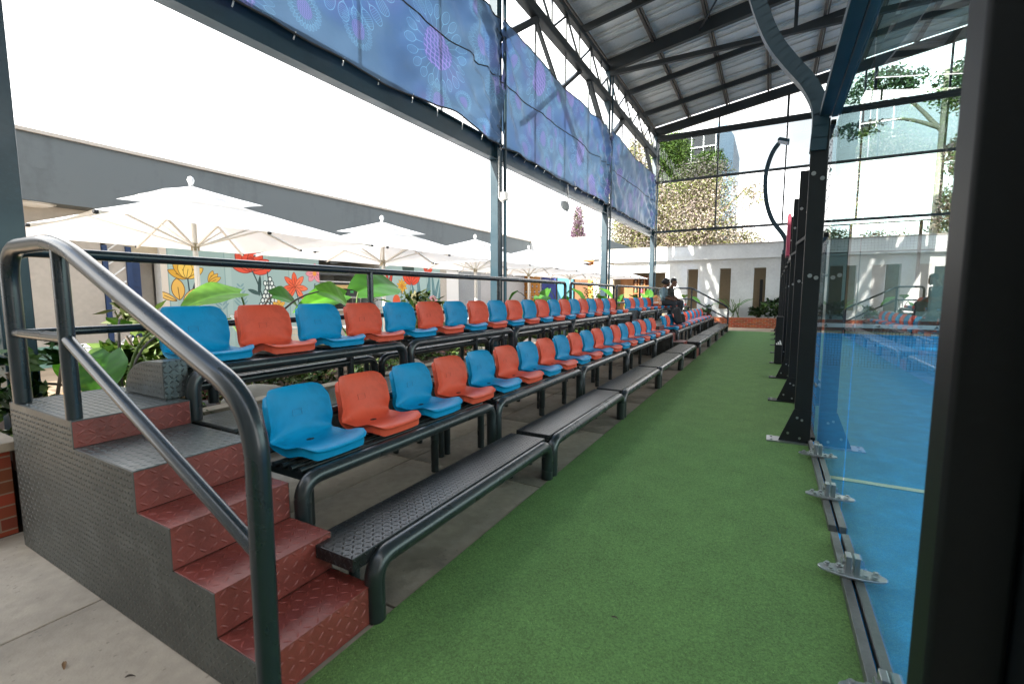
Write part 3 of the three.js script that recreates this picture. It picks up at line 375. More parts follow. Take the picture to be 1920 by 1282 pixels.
const bannerMap = (sd) => canvasTex(2048, 640, (c, w, h) => {
  seed = sd; c.fillStyle = '#567390'; c.fillRect(0, 0, w, h);
  for (let k = 0; k < 60; k++) { const x = rr(0, w), y = rr(0, h), r = rr(40, 150); const g = c.createRadialGradient(x, y, 0, x, y, r); const q = rnd(); g.addColorStop(0, q < 0.4 ? 'rgba(98,92,146,0.5)' : q < 0.75 ? 'rgba(86,124,156,0.5)' : 'rgba(60,84,116,0.5)'); g.addColorStop(1, 'rgba(60,100,180,0)'); c.fillStyle = g; c.fillRect(0, 0, w, h); }
  const put = []; for (let t = 0; t < 500 && put.length < 30; t++) { const r = put.length < 5 ? rr(130, 180) : rr(40, 90), x = rr(0, w), y = rr(0, h); if (put.some((p) => Math.hypot(p[0] - x, p[1] - y) < (p[2] + r) * 0.92)) continue; put.push([x, y, r]); bloom(c, x, y, r, r > 100 ? 0.75 : 0.55); }
});
function banner(z0, z1, label, sd, gap) {
  const b = thing('court_banner', label, 'banner', 'blue printed banners along the canopy'); const L = z0 - z1, nz = 120, ny = 36, P = [], U = [], I = []; const x = XC + 0.13, y0 = 4.27, y1 = 6.62;
  for (let i = 0; i <= nz; i++) for (let j = 0; j <= ny; j++) {
    const u = i / nz, v = j / ny; let z = z0 - L * u, y = y0 + (y1 - y0) * v;
    const corner = Math.exp(-((1 - u) * L) * 0.7) + Math.exp(-(u * L) * 0.7); const fan = Math.atan2(v * 2.0, (1 - u) * L + 0.25), fan2 = Math.atan2((1 - v) * 2, u * L + 0.25), fan3 = Math.atan2((1 - v) * 2, (1 - u) * L + 0.25);
    let d = 0.035 * Math.sin(fan * 21 + 1) * Math.min(1, corner + 0.35) + 0.03 * Math.sin(fan2 * 17) * (corner + 0.2) + 0.022 * Math.sin(fan3 * 24) * (corner + 0.3) + 0.06 * (perlin.noise(z * 0.8, y * 1.1, sd) + 0.4 * perlin.noise(z * 2.6 + y * 1.7, y * 2.2, sd + 3)) + 0.016 * perlin.noise(z * 8 + y * 6, y * 3, sd) + 0.012 * (corner + 0.25) * Math.sin((z * 9 + y * 14) + 3 * perlin.noise(z, y, 4));
    if (v < 0.5) y += (0.5 - v) * 2 * (0.025 * Math.abs(Math.sin(u * 24)) + gap * Math.exp(-(((u - 0.83) / 0.09) ** 2)));
    if (v > 0.5) y -= (v - 0.5) * 2 * 0.07 * Math.sin(Math.PI * u);
    P.push(x + d, y, z); U.push(u, v);
  }
  for (let i = 0; i < nz; i++) for (let j = 0; j < ny; j++) { const a = i * (ny + 1) + j, e = a + ny + 1; I.push(a, e, a + 1, e, e + 1, a + 1); }
  const g = new THREE.BufferGeometry(); g.setAttribute('position', new THREE.Float32BufferAttribute(P, 3)); g.setAttribute('uv', new THREE.Float32BufferAttribute(U, 2)); g.setIndex(I); g.computeVertexNormals();
  part(b, 'fabric', g, phy({ map: bannerMap(sd), roughness: 0.7, transmission: 0.42, thickness: 0, sheen: 0.3, bumpMap: fineBump, bumpScale: 0.0004 }));
  const hem = (j) => { const q = []; for (let i = 0; i <= nz; i += 2) { const o = (i * (ny + 1) + j) * 3; q.push(V(P[o], P[o + 1], P[o + 2])); } return q; };
  part(b, 'hem', sweep(hem(ny), 0.014, 6), M.dark); part(b, 'hem', sweep(hem(0), 0.014, 6), M.dark); part(b, 'cord', sweep(hem(19), 0.012, 6), M.dark);
  for (let k = 0; k <= 14; k++) { const i = Math.round(k / 14 * nz), o = (i * (ny + 1)) * 3; part(b, 'tie', sweep([V(P[o], P[o + 1] + 0.03, P[o + 2]), V(x - 0.03, 4.24, P[o + 2])], 0.008, 6), M.white); }
}
banner(0.9, ZC[1] + 0.02, 'nearest blue banner with large racket flower print', 11, 0.16);
banner(ZC[1] - 0.02, ZC[2] + 0.02, 'middle blue banner with small racket flower print between two columns', 23, 0.05);
banner(ZC[2] - 0.02, ZC[3] + 0.35, 'farthest blue banner ending beside the corner column', 37, 0.02);
seed = 5151;
{ const f = thing('floodlight', 'grey round floodlight hanging below the canopy side beam', 'floodlight'); const z = -11.6, x = XC + 0.05;
  part(f, 'bracket', pipe([V(x, 4.3, z), V(x + 0.02, 3.86, z), V(x + 0.02, 3.74, z + 0.12)], 0.022, 0.05, 10), M.trim); const h = part(f, 'hood', new THREE.LatheGeometry([[0.001, 0.2], [0.09, 0.19], [0.16, 0.14], [0.2, 0.04], [0.2, 0]].map((p) => new THREE.Vector2(...p)), 24), std({ color: lin(0.42, 0.44, 0.43), roughness: 0.45 })); h.position.set(x, 3.68, z + 0.28); h.rotation.set(0.2, 0, -0.8); h.scale.setScalar(0.82); part(h, 'lens', cyl(0.19, 0.19, 0.02, 24), std({ color: lin(0.16, 0.17, 0.17), roughness: 0.2 }), 0, 0.012, 0);
  part(f, 'cable', pipe([V(x + 0.02, 4.35, z - 0.05), V(x + 0.1, 4.45, z - 0.25), V(x + 0.1, 4.2, z - 0.3)], 0.012, 0.1, 8), M.trim); }
{ const f = thing('junction_box', 'small grey junction box clamped to the second canopy column', 'junction box'); part(f, 'box', rb(0.14, 0.16, 0.1, 0.015), M.trim, XC + 0.2, 3.35, ZC[1] + 0.03); part(f, 'conduit', pipe([V(XC + 0.12, 4.1, ZC[1] + 0.1), V(XC + 0.12, 3.3, ZC[1] + 0.1), V(XC + 0.2, 3.22, ZC[1] + 0.06)], 0.012, 0.05, 8), M.trim); }

// ---------------------------------------------------------------- padel court enclosure
const GX = 0.415, ZP = []; for (let k = 0; k <= 10; k++) ZP.push(-1.22 - 2.006 * k);
function bolt(parent, x, y, z, axis, r = 0.011) { const g = merge([cyl(r, r, 0.012, 6), cyl(r * 1.6, r * 1.6, 0.003, 12).translate(0, -0.005, 0)]); if (axis === 'z') g.rotateX(Math.PI / 2); if (axis === 'x') g.rotateZ(-Math.PI / 2); return part(parent, 'bolt', g, M.zinc, x, y, z); }
{ // court posts along the turf
  ZP.forEach((z, i) => {
    if (i === 0 || i === 1) return; const far = i > 6;
    const p = thing('court_post', ['', '', 'nearest black court post with angled foot plate beside the turf'][i] || (i === 10 ? 'last black court post at the far corner of the court' : `${ORD[i - 2]} black court post from the camera beside the turf`), 'post', 'black posts of the court enclosure');
    part(p, 'column', span(0.245, 0.385, 0.014, 3.03, z - 0.03, z + 0.03, 0.006), M.post);
    const s = new THREE.Shape([[0.12, 0.014], [0.385, 0.014], [0.385, 0.34], [0.24, 0.34]].map((q) => new THREE.Vector2(...q))); part(p, 'gusset', new THREE.ExtrudeGeometry(s, { depth: 0.01, bevelEnabled: false }).translate(0, 0, z + 0.032), M.post);
    part(p, 'foot_plate', span(0.02, 0.4, 0.007, 0.019, z - 0.09, z + 0.09), i === 2 ? M.zinc : M.post);
    if (!far) { for (const [x, y] of [[0.2, 0.1], [0.3, 0.06], [0.27, 0.26], [0.31, 0.24], [0.3, 1.62], [0.35, 1.6], [0.28, 2.55], [0.35, 2.5]]) bolt(p, x, y, z + 0.045, 'z', 0.012); for (const dz of [-0.05, 0.05]) bolt(p, 0.06, 0.022, z + dz, 'y', 0.014); }
    if (i >= 3 && i < 10) part(p, 'bracket', bar(V(0.25, 2.1, z + 0.05), V(0.34, 2.16, z + 0.26), 0.03, 0.04), M.post);
  });
  const cm = phy({ color: lin(0.005, 0.0068, 0.0072), roughness: 0.5, specularIntensity: 0.35, map: scuffA }); const cp = thing('corner_post', 'large black corner post filling the right edge of the view', 'post'); part(cp, 'column', span(0.308, 0.425, 0, 4, -1.17, -1.29, 0.012), cm); part(cp, 'flange', span(0.43, 0.47, 0, 4, -1.1, -1.24, 0.006), cm); part(cp, 'return_column', span(0.475, 0.7, 0, 4, -1.14, -1.26, 0.012), cm);
}
{ const w = thing('glass_wall', 'clear glass wall at the near end of the court beside the turf', 'glass wall');
  for (let k = 0; k < 2; k++) { const z0 = ZP[k] - (k ? 0.006 : 0.08), z1 = ZP[k + 1] - (k ? 0.004 : -0.004); part(w, 'pane', flatX(z0, z1, 0.07, 3.03, GX + (k ? 0.0 : 0.003)), M.glass); }
  const rails = []; for (let k = 0; k < 2; k++) { const z0 = ZP[k] - 0.08, z1 = ZP[k + 1]; part(w, 'floor_channel', merge([span(GX - 0.045, GX - 0.008, 0.008, 0.05, z0, z1 + 0.01, 0.003), span(GX + 0.008, GX + 0.045, 0.008, 0.05, z0, z1 + 0.01, 0.003)]), std({ color: lin(0.2, 0.215, 0.22), roughness: 0.42, metalness: 0.7, map: wornMap })); }
  part(w, 'top_rail', span(GX - 0.12, GX - 0.03, 3.04, 3.1, ZP[0], ZP[2], 0.004), M.steel); part(w, 'top_rail_lip', span(GX - 0.025, GX + 0.04, 3.035, 3.12, ZP[0], ZP[2], 0.004), M.steel);
  for (const z of [-1.9, -2.75, -3.77, -4.73]) {   // floor clamps
    const c = part(w, 'clamp', (() => { const s = new THREE.Shape(); s.absellipse(0, 0, 0.14, 0.055, 0, Math.PI * 2); const g = new THREE.ExtrudeGeometry(s, { depth: 0.008, bevelEnabled: true, bevelSize: 0.002, bevelThickness: 0.002, bevelSegments: 1, curveSegments: 20 }); return g.rotateX(-Math.PI / 2).translate(GX, 0.053, z); })(), M.zinc);
    part(c, 'clamp_jaw', merge([span(GX - 0.03, GX - 0.004, 0.06, 0.15, z - 0.03, z + 0.03, 0.004), span(GX + 0.004, GX + 0.03, 0.06, 0.15, z - 0.03, z + 0.03, 0.004)]), M.zinc);
    for (const [dx, dz] of [[-0.1, -0.02], [-0.09, 0.025], [-0.05, -0.03], [-0.05, 0.03], [0.1, -0.02], [0.09, 0.025], [0.05, 0.03]]) bolt(c, GX + dx, 0.072, z + dz, 'y', 0.011);
    bolt(c, GX - 0.036, 0.11, z, 'x', 0.012);
  }
  for (const y of [0.6, 1.62, 2.55]) for (const dz of [-0.035, 0.035]) bolt(w, GX - 0.012, y, ZP[2] + 0.09 + dz, 'x', 0.012);
}
{ const w = thing('mesh_fence', 'dark wire mesh side fence of the court behind the black posts', 'fence'); const l = []; const z0 = ZP[2] - 0.05, z1 = ZP[10] + 0.05;
  for (let z = z0; z > z1; z -= 0.1) l.push(span(GX - 0.002, GX + 0.002, 0.05, 3.0, z - 0.002, z + 0.002)); for (let y = 0.05; y < 3; y += 0.1) l.push(span(GX - 0.002, GX + 0.002, y - 0.002, y + 0.002, z0, z1)); part(w, 'wire_mesh', merge(l), M.post).userData.kind = 'stuff'; for (const y of [0.04, 2.0, 3.01]) part(w, 'rail', span(GX - 0.02, GX + 0.02, y - 0.02, y + 0.02, z0, z1), M.post); }
{ const w = thing('end_glass_wall', 'glass end wall of the court in front of the far white building', 'glass wall'); for (let k = 0; k < 5; k++) { const x = 0.42 + k * 2; part(w, 'pane', span(x + 0.01, x + 1.99, 0.05, 2.98, ZP[10] - 0.006, ZP[10] + 0.006), M.window); if (k) part(w, 'post', span(x - 0.04, x + 0.04, 0, 4, ZP[10] - 0.12, ZP[10] - 0.02), M.post); }
  const l = []; for (let x = 0.45; x < 10.4; x += 0.1) l.push(span(x - 0.002, x + 0.002, 3.02, 4, ZP[10] - 0.002, ZP[10] + 0.002)); for (let y = 3.02; y < 4; y += 0.1) l.push(span(0.42, 10.42, y - 0.002, y + 0.002, ZP[10] - 0.002, ZP[10] + 0.002)); part(w, 'wire_mesh', merge(l), M.post).userData.kind = 'stuff'; part(w, 'rail', span(0.42, 10.42, 4.0, 4.04, ZP[10] - 0.02, ZP[10] + 0.02), M.post); part(w, 'rail', span(0.42, 10.42, 2.985, 3.015, ZP[10] - 0.02, ZP[10] + 0.02), M.post); }
{ const n = thing('court_net', 'dark court net with a white top band seen through the glass', 'net'); const z = -11.27, l = [];
  for (let x = 0.5; x < 10.3; x += 0.05) l.push(span(x - 0.0015, x + 0.0015, 0.02, 0.8, z - 0.0015, z + 0.0015)); for (let y = 0.04; y < 0.8; y += 0.05) l.push(span(0.48, 10.34, y - 0.0015, y + 0.0015, z - 0.0015, z + 0.0015)); part(n, 'netting', merge(l), M.dark).userData.kind = 'stuff';
  const band = part(n, 'top_band', span(0.48, 10.34, 0.8, 0.88, z - 0.008, z + 0.008), std({ color: lin(0.7, 0.71, 0.72), roughness: 0.7 }));
  const mark = merge([0, 1, 2].map((k) => { const s = new THREE.Shape([[k * 0.022, 0], [k * 0.022 + 0.017, 0], [k * 0.022 + 0.017 + 0.006 * (k + 1) * 0 + 0.0 - 0.014 * (k + 1) * 0.6, 0.016 * (k + 1)], [k * 0.022 - 0.014 * (k + 1) * 0.6, 0.016 * (k + 1)]].map((q) => new THREE.Vector2(...q))); return new THREE.ShapeGeometry(s); })); for (let x = 0.95; x < 10; x += 0.85) part(band, 'printed_mark', mark, M.dark, x, 0.815, z + 0.0095);
  part(n, 'net_post', span(0.44, 0.475, 0, 0.95, z - 0.05, z + 0.05, 0.01), M.dark); }
{ const b = thing('padded_post_box', 'black padded box on the net post with three pale slanted bars', 'pad'); part(b, 'pad', span(0.1, 0.24, 0.02, 1.0, ZP[5] + 0.05, ZP[5] + 0.23, 0.02), M.post); for (let k = 0; k < 3; k++) { const s = new THREE.Shape([[0, 0], [0.028, 0], [0.028 - 0.02 * (k + 1) * 0.4, 0.03 * (k + 1)], [-0.02 * (k + 1) * 0.4, 0.03 * (k + 1)]].map((q) => new THREE.Vector2(...q))); part(b, 'pale_bar', new THREE.ShapeGeometry(s), M.white, 0.125 + k * 0.036, 0.42, ZP[5] + 0.2325); } }
{ const b = thing('pink_sign', 'narrow pink sign board fixed on top of a court post', 'sign'); part(b, 'board', span(0.2, 0.26, 2.2, 3.02, ZP[5] + 0.04, ZP[5] + 0.5, 0.008), std({ color: lin(0.46, 0.06, 0.11), roughness: 0.5 })); part(b, 'bracket', span(0.26, 0.3, 2.1, 2.25, ZP[5] + 0.06, ZP[5] + 0.1), M.trim); }
function lampArm(z, label) {
  const a = thing('light_arm', label, 'lamp', 'curved floodlight arms of the court'); const pts = [V(0.3, 2.75, z), V(0.3, 3.12, z), V(0.21, 3.34, z), V(0.06, 3.55, z), V(-0.09, 3.78, z), V(-0.2, 4.04, z), V(-0.29, 4.35, z), V(-0.35, 4.8, z), V(-0.36, 5.2, z), V(-0.3, 5.6, z), V(-0.18, 5.95, z), V(-0.05, 6.15, z)];
  const cv = new THREE.CatmullRomCurve3(pts).getPoints(40); const g = []; for (let i = 0; i < 40; i++) g.push(bar(cv[i], cv[i + 1].clone().add(cv[i + 1].clone().sub(cv[i]).multiplyScalar(0.06)), 0.125, 0.125)); part(a, 'arm', merge(g), M.steel);
  const h = part(a, 'lamp_head', rb(0.34, 0.06, 0.4, 0.02), M.steel, 0.08, 6.2, z); h.rotation.z = -0.35; part(h, 'lens', rb(0.28, 0.01, 0.34, 0.004), M.white, 0, -0.036, 0); for (let k = 0; k < 5; k++) part(h, 'fin', rb(0.3, 0.04, 0.012, 0.004), M.steel, 0, 0.05, -0.14 + k * 0.07);
}
lampArm(ZP[2], 'near curved black light arm rising from the first court post'); lampArm(ZP[8], 'far curved black light arm near the end of the court');
// ---------------------------------------------------------------- grandstand: stairs
const NOSE = [-1.47, -1.73, -2.02, -2.29, -2.88], RISE = [0.18, 0.355, 0.53, 0.71, 0.845], XB = -3.7;
function stairs(name, label, z0, z1, top = 5, plain = false) {   // z0 is the near side
  const s = thing(name, label, 'staircase', 'steel stairs of the stand'); const n = top, t = 0.006;
  for (let k = 0; k < n; k++) {
    const xb = k < n - 1 ? NOSE[k + 1] : (n < 5 ? NOSE[n] : XB), yb = k ? RISE[k - 1] : 0.008; const red = k < 3;
    part(s, 'tread', span(NOSE[k] + 0.002, xb + 0.004, RISE[k] - t, RISE[k], z0 - 0.004, z1 + 0.004, 0.002), red ? M.plateRed : M.plateGrey);
    part(s, 'riser', span(NOSE[k], NOSE[k] - t, yb + 0.001, RISE[k] - t - 0.001, z0 - 0.004, z1 + 0.004), M.plateRed);
  }
  const sh = new THREE.Shape(); sh.moveTo(XB, 0.004); sh.lineTo(NOSE[0], 0.004); for (let k = 0; k < n; k++) { sh.lineTo(NOSE[k], RISE[k] - 0.003); sh.lineTo(k < n - 1 ? NOSE[k + 1] : XB, RISE[k] - 0.003); }
  sh.lineTo(XB, 0.004); for (const z of [z0, z1 + 0.004]) part(s, 'side_plate', new THREE.ExtrudeGeometry(sh, { depth: 0.004, bevelEnabled: false }).translate(0, 0, z - 0.004), M.plateSide);
  part(s, 'back_plate', span(XB - 0.004, XB - 0.01, 0.004, RISE[n - 1], z0, z1), M.plateSide); return s;
}
// real raised lozenges for the stairs next to the camera; inside(a, b) keeps them on the sheet
const lozBase = (() => { const P = [0, 0, 1], I = []; for (const [r, h] of [[0.6, 0.75], [1, 0]]) for (let k = 0; k < 8; k++) P.push(r * Math.cos(k * Math.PI / 4), r * Math.sin(k * Math.PI / 4), h); for (let k = 0; k < 8; k++) { const n = (k + 1) % 8; I.push(0, 1 + k, 1 + n, 1 + k, 9 + k, 9 + n, 1 + k, 9 + n, 1 + n); } const g = new THREE.BufferGeometry(); g.setAttribute('position', new THREE.Float32BufferAttribute(P, 3)); g.setAttribute('uv', new THREE.Float32BufferAttribute(new Array(34).fill(0.1), 2)); g.setIndex(I); g.computeVertexNormals(); return g; })();
function lozenges(parent, origin, ea, eb, la, lb, pitch, mat, inside = () => true) {
  const n = ea.clone().cross(eb), list = []; for (let i = 0, a = pitch / 2; a < la; a += pitch, i++) for (let j = 0, b = pitch / 2; b < lb; b += pitch, j++) { if (!inside(a, b)) continue; const t = ((i + j) % 2 ? 1 : -1) * 0.72, u = ea.clone().multiplyScalar(Math.cos(t)).addScaledVector(eb, Math.sin(t)), v = n.clone().cross(u); const m = new THREE.Matrix4().makeBasis(u.multiplyScalar(pitch * 0.44), v.multiplyScalar(pitch * 0.125), n.clone().multiplyScalar(0.0026)); m.setPosition(origin.clone().addScaledVector(ea, a).addScaledVector(eb, b)); list.push(lozBase.clone().applyMatrix4(m)); }
  const p = part(parent, 'raised_pattern', merge(list), mat); p.userData.kind = 'stuff'; return p;
}
const nearStairs = stairs('stand_stairs', 'near dark checker plate stairs with red steps at the front left', -0.865, -1.385);
{ const flat = (o) => std({ ...o, bumpMap: fineBump, bumpScale: 0.0008 }), mSide = flat({ color: M.plateSide.color, roughness: 0.42, metalness: 0.3, map: wornMap }), mRed = flat({ color: M.plateRed.color, roughness: 0.4, map: wornMap }), mGrey = flat({ color: M.plateGrey.color, roughness: 0.34, metalness: 0.35, map: wornMap }), X = V(1, 0, 0), Y = V(0, 1, 0), Zm = V(0, 0, -1), Zp = V(0, 0, 1); const w = 0.5;
  nearStairs.children.forEach((m) => { if (m.name === 'side_plate') m.material = mSide; if (m.name === 'tread' || m.name === 'riser') m.material = m.material === M.plateRed ? mRed : mGrey; });
  const top = (x) => { for (let k = 0; k < 4; k++) if (x > NOSE[k + 1]) return RISE[k]; return RISE[4]; };
  lozenges(nearStairs, V(XB, 0.005, -0.8645), X, Y, XB < 0 ? NOSE[0] - XB : 0, 0.85, 0.028, mSide, (a, b) => { const x = XB + a; return b < top(x - 0.014) - 0.02 && b < top(x + 0.014) - 0.02 && x < NOSE[0] - 0.01; });
  for (let k = 0; k < 5; k++) { const xb = k < 4 ? NOSE[k + 1] : XB; lozenges(nearStairs, V(xb + 0.005, RISE[k], -0.875), X, Zm, NOSE[k] - xb - 0.012, w, k < 3 ? 0.043 : 0.033, k < 3 ? mRed : mGrey); const y0 = k ? RISE[k - 1] : 0.008; lozenges(nearStairs, V(NOSE[k] + 0.0003, y0 + 0.004, -0.875), Zm, Y, w, RISE[k] - y0 - 0.014, 0.043, mRed); } }
stairs('stand_stairs', 'middle stairs with red steps between the two seat blocks', -11.27, -11.85);
stairs('stand_stairs', 'farthest stairs at the end of the stand below the sloping handrail', -19.98, -20.5);
function endRail(z, label) {
  const r = thing('stair_handrail', label, 'handrail', 'sloping tube handrails of the end stairs'); const y = 1.72, ym = 1.27;
  part(r, 'top_rail', pipe([V(-3.62, 0.85, z), V(-3.62, y, z), V(-2.9, y, z), V(-1.5, 0.95, z), V(-1.5, 0.006, z)], 0.034, 0.12, 18), M.rail);
  part(r, 'mid_rail', pipe([V(-3.6, ym, z), V(-2.9, ym, z), V(-1.52, 0.5, z)], 0.027, 0.02, 16), M.rail);
  part(r, 'post', pipe([V(-2.9, 0.846, z), V(-2.9, y - 0.02, z)], 0.032, 0, 16), M.rail);
}
function nearRail() {
  const z = -0.893, r = thing('stair_handrail', 'near sloping tube handrail beside the checker plate stairs', 'handrail', 'sloping tube handrails of the end stairs'); const y = 1.69, ym = 1.235;
  part(r, 'top_rail', pipe([V(-3.6, 0.85, z), V(-3.6, y, z), V(-2.92, y, z), V(-1.46, 1.085, z), V(-1.465, 0.006, z)], 0.039, 0.2, 22), M.rail);
  part(r, 'mid_rail', pipe([V(-3.58, ym, z), V(-2.92, ym, z), V(-1.475, 0.565, z)], 0.026, 0.015, 18), M.rail);
  part(r, 'post', pipe([V(-2.92, 0.846, z), V(-2.92, y - 0.02, z)], 0.032, 0, 18), M.rail);
}
nearRail(); endRail(-20.45, 'far sloping tube handrail at the end of the stand');
function backRail(z0, z1, label, bend = true) {
  const r = thing('guard_rail', label, 'guard rail', 'tube guard rails behind the upper row'); const x = -3.75, y = 1.69; const n = Math.max(1, Math.round((z0 - z1) / 3));
  part(r, 'top_rail', pipe([V(x, 0.02, z0), V(x, y, z0), V(x, y, z1), V(x, 0.02, z1)], 0.033, 0.09, 16), M.rail); part(r, 'mid_rail', pipe([V(x, 1.22, z0), V(x, 1.22, z1)], 0.026, 0, 14), M.rail);
  for (let k = 1; k < n; k++) { const z = z0 + (z1 - z0) * k / n; part(r, 'post', pipe([V(x, 0.02, z), V(x, y - 0.01, z)], 0.032, 0, 14), M.rail); }
}
backRail(-0.94, -9.0, 'long nearest guard rail behind the upper row of seats'); backRail(-9.3, -12.4, 'short second guard rail behind the upper row of seats'); backRail(-12.65, -20.4, 'far guard rail behind the seated people');

// ---------------------------------------------------------------- benches and foot boards
function bench(z0, z1, x, y, yb, label, group) {   // x front tube axis, y its height
  const b = thing('tube_bench', label, 'bench', group); const f = 0.11;
  part(b, 'front_frame', pipe([V(x, yb, z0), V(x, y, z0), V(x, y, z1), V(x, yb, z1)], 0.04, f, 18), M.frame);
  part(b, 'rear_frame', pipe([V(x - 0.36, yb, z0 - 0.3), V(x - 0.36, y, z0 - 0.3), V(x - 0.36, y, z1 + 0.3), V(x - 0.36, yb, z1 + 0.3)], 0.032, f, 12), M.frame);
  for (const dx of [0.07, 0.14, 0.21, 0.28]) part(b, 'rod', pipe([V(x - dx, y + 0.022, z0 - 0.04), V(x - dx, y + 0.022, z1 + 0.04)], 0.014, 0, 10), M.frame);
  for (const z of [z0 - 0.07, (z0 + z1) / 2, z1 + 0.07]) part(b, 'cross_bar', span(x - 0.36, x, y - 0.03, y + 0.007, z - 0.02, z + 0.02), M.frame); return b;
}
function footboard(z0, z1, x0, x1, y, yb, mat, label, group, kind = 'foot_board') {
  const b = thing(kind, label, 'foot board', group); const rt = y < 0.4 ? 0.045 : 0.034, yt = y < 0.4 ? y - 0.05 : y - rt - 0.002;
  part(b, 'front_frame', pipe([V(x0, yb, z0), V(x0, yt, z0), V(x0, yt, z1), V(x0, yb, z1)], rt, 0.1, 16), M.frame);
  const th = y < 0.4 ? 0.06 : 0.02; part(b, 'plate', span(x0 - (y < 0.4 ? 0.02 : 0.015), x1, y - th, y, z0 + (y < 0.4 && label.startsWith('first') ? 0.1 : 0), z1, 0.004), mat); part(b, 'skirt', span(x1 + 0.014, x1 + 0.002, y - 0.085, y - th - 0.001, z0, z1), M.frame);
  for (const z of [z0 - 0.12, z1 + 0.12]) { part(b, 'leg', pipe([V(x1 + 0.06, yb, z), V(x1 + 0.06, y - th - 0.001, z)], 0.028, 0, 12), M.frame); part(b, 'stringer', span(x1 + 0.03, x0, y - th - 0.045, y - th - 0.001, z - 0.018, z + 0.018), M.frame); } return b;
}
const B1 = [-1.43, -3.26, -5.29, -7.32, -9.35, -11.22], B2 = [-11.92, -13.94, -15.96, -17.98, -19.94];
const rowName = (s, k, n) => `${ORD[k]} ${n} from the ${s ? 'middle' : 'near'} stairs`;
for (const [s, B] of [[0, B1], [1, B2]]) for (let k = 0; k < B.length - 1; k++) {
  const a = B[k] - (k ? 0.045 : 0), e = B[k + 1] + 0.045, blk = s ? ' in the far block' : ' in the near block';
  bench(a, e, -1.985, 0.528, 0.006, rowName(s, k, 'tube bench frame') + ', front row' + blk, 'bench frames of the front row');
  bench(a, e, -2.93, 0.985, 0.712, rowName(s, k, 'tube bench frame') + ', upper row' + blk, 'bench frames of the upper row');
  footboard(a + (k ? 0 : 0.03), e, -1.475, -1.8, 0.328, 0.008, M.plateBlack, rowName(s, k, 'black foot board') + ', front row' + blk, 'front row foot boards');
  footboard(a, e, -2.52, -3.0, 0.71, 0.006, M.plateGrey, rowName(s, k, 'grey deck plate') + ', below the upper row' + blk, 'deck plates below the upper row', 'deck_plate');
  footboard(a, e, -3.3, -3.69, 0.875, 0.006, M.plateGrey, rowName(s, k, 'rear walkway plate') + ', behind the upper row' + blk, 'walkway plates behind the upper row', 'walkway_plate');
}
{ // rounded checker plate end covers of the upper bench
  const cover = (z0, z1, label) => { const s = new THREE.Shape(); s.moveTo(-2.985, 0.856); s.lineTo(-2.985, 1.06); s.lineTo(-3.12, 1.055); s.bezierCurveTo(-3.32, 1.045, -3.43, 0.98, -3.44, 0.856); const c = thing('bench_end_cover', label, 'cover', 'end covers of the upper bench'); part(c, 'shell', new THREE.ExtrudeGeometry(s, { depth: z0 - z1, bevelEnabled: true, bevelSize: 0.006, bevelThickness: 0.006, bevelSegments: 2, curveSegments: 16 }).translate(0, 0, z1), M.plateGrey); part(c, 'weld_strip', span(-3.44, -2.95, 0.846, 0.852, z0 + 0.008, z0 + 0.014), M.frame); };
  cover(-1.31, -1.43, 'rounded checker plate cover at the near end of the upper bench'); cover(-11.82, -11.94, 'pale rounded checker plate cover by the middle stairs'); }

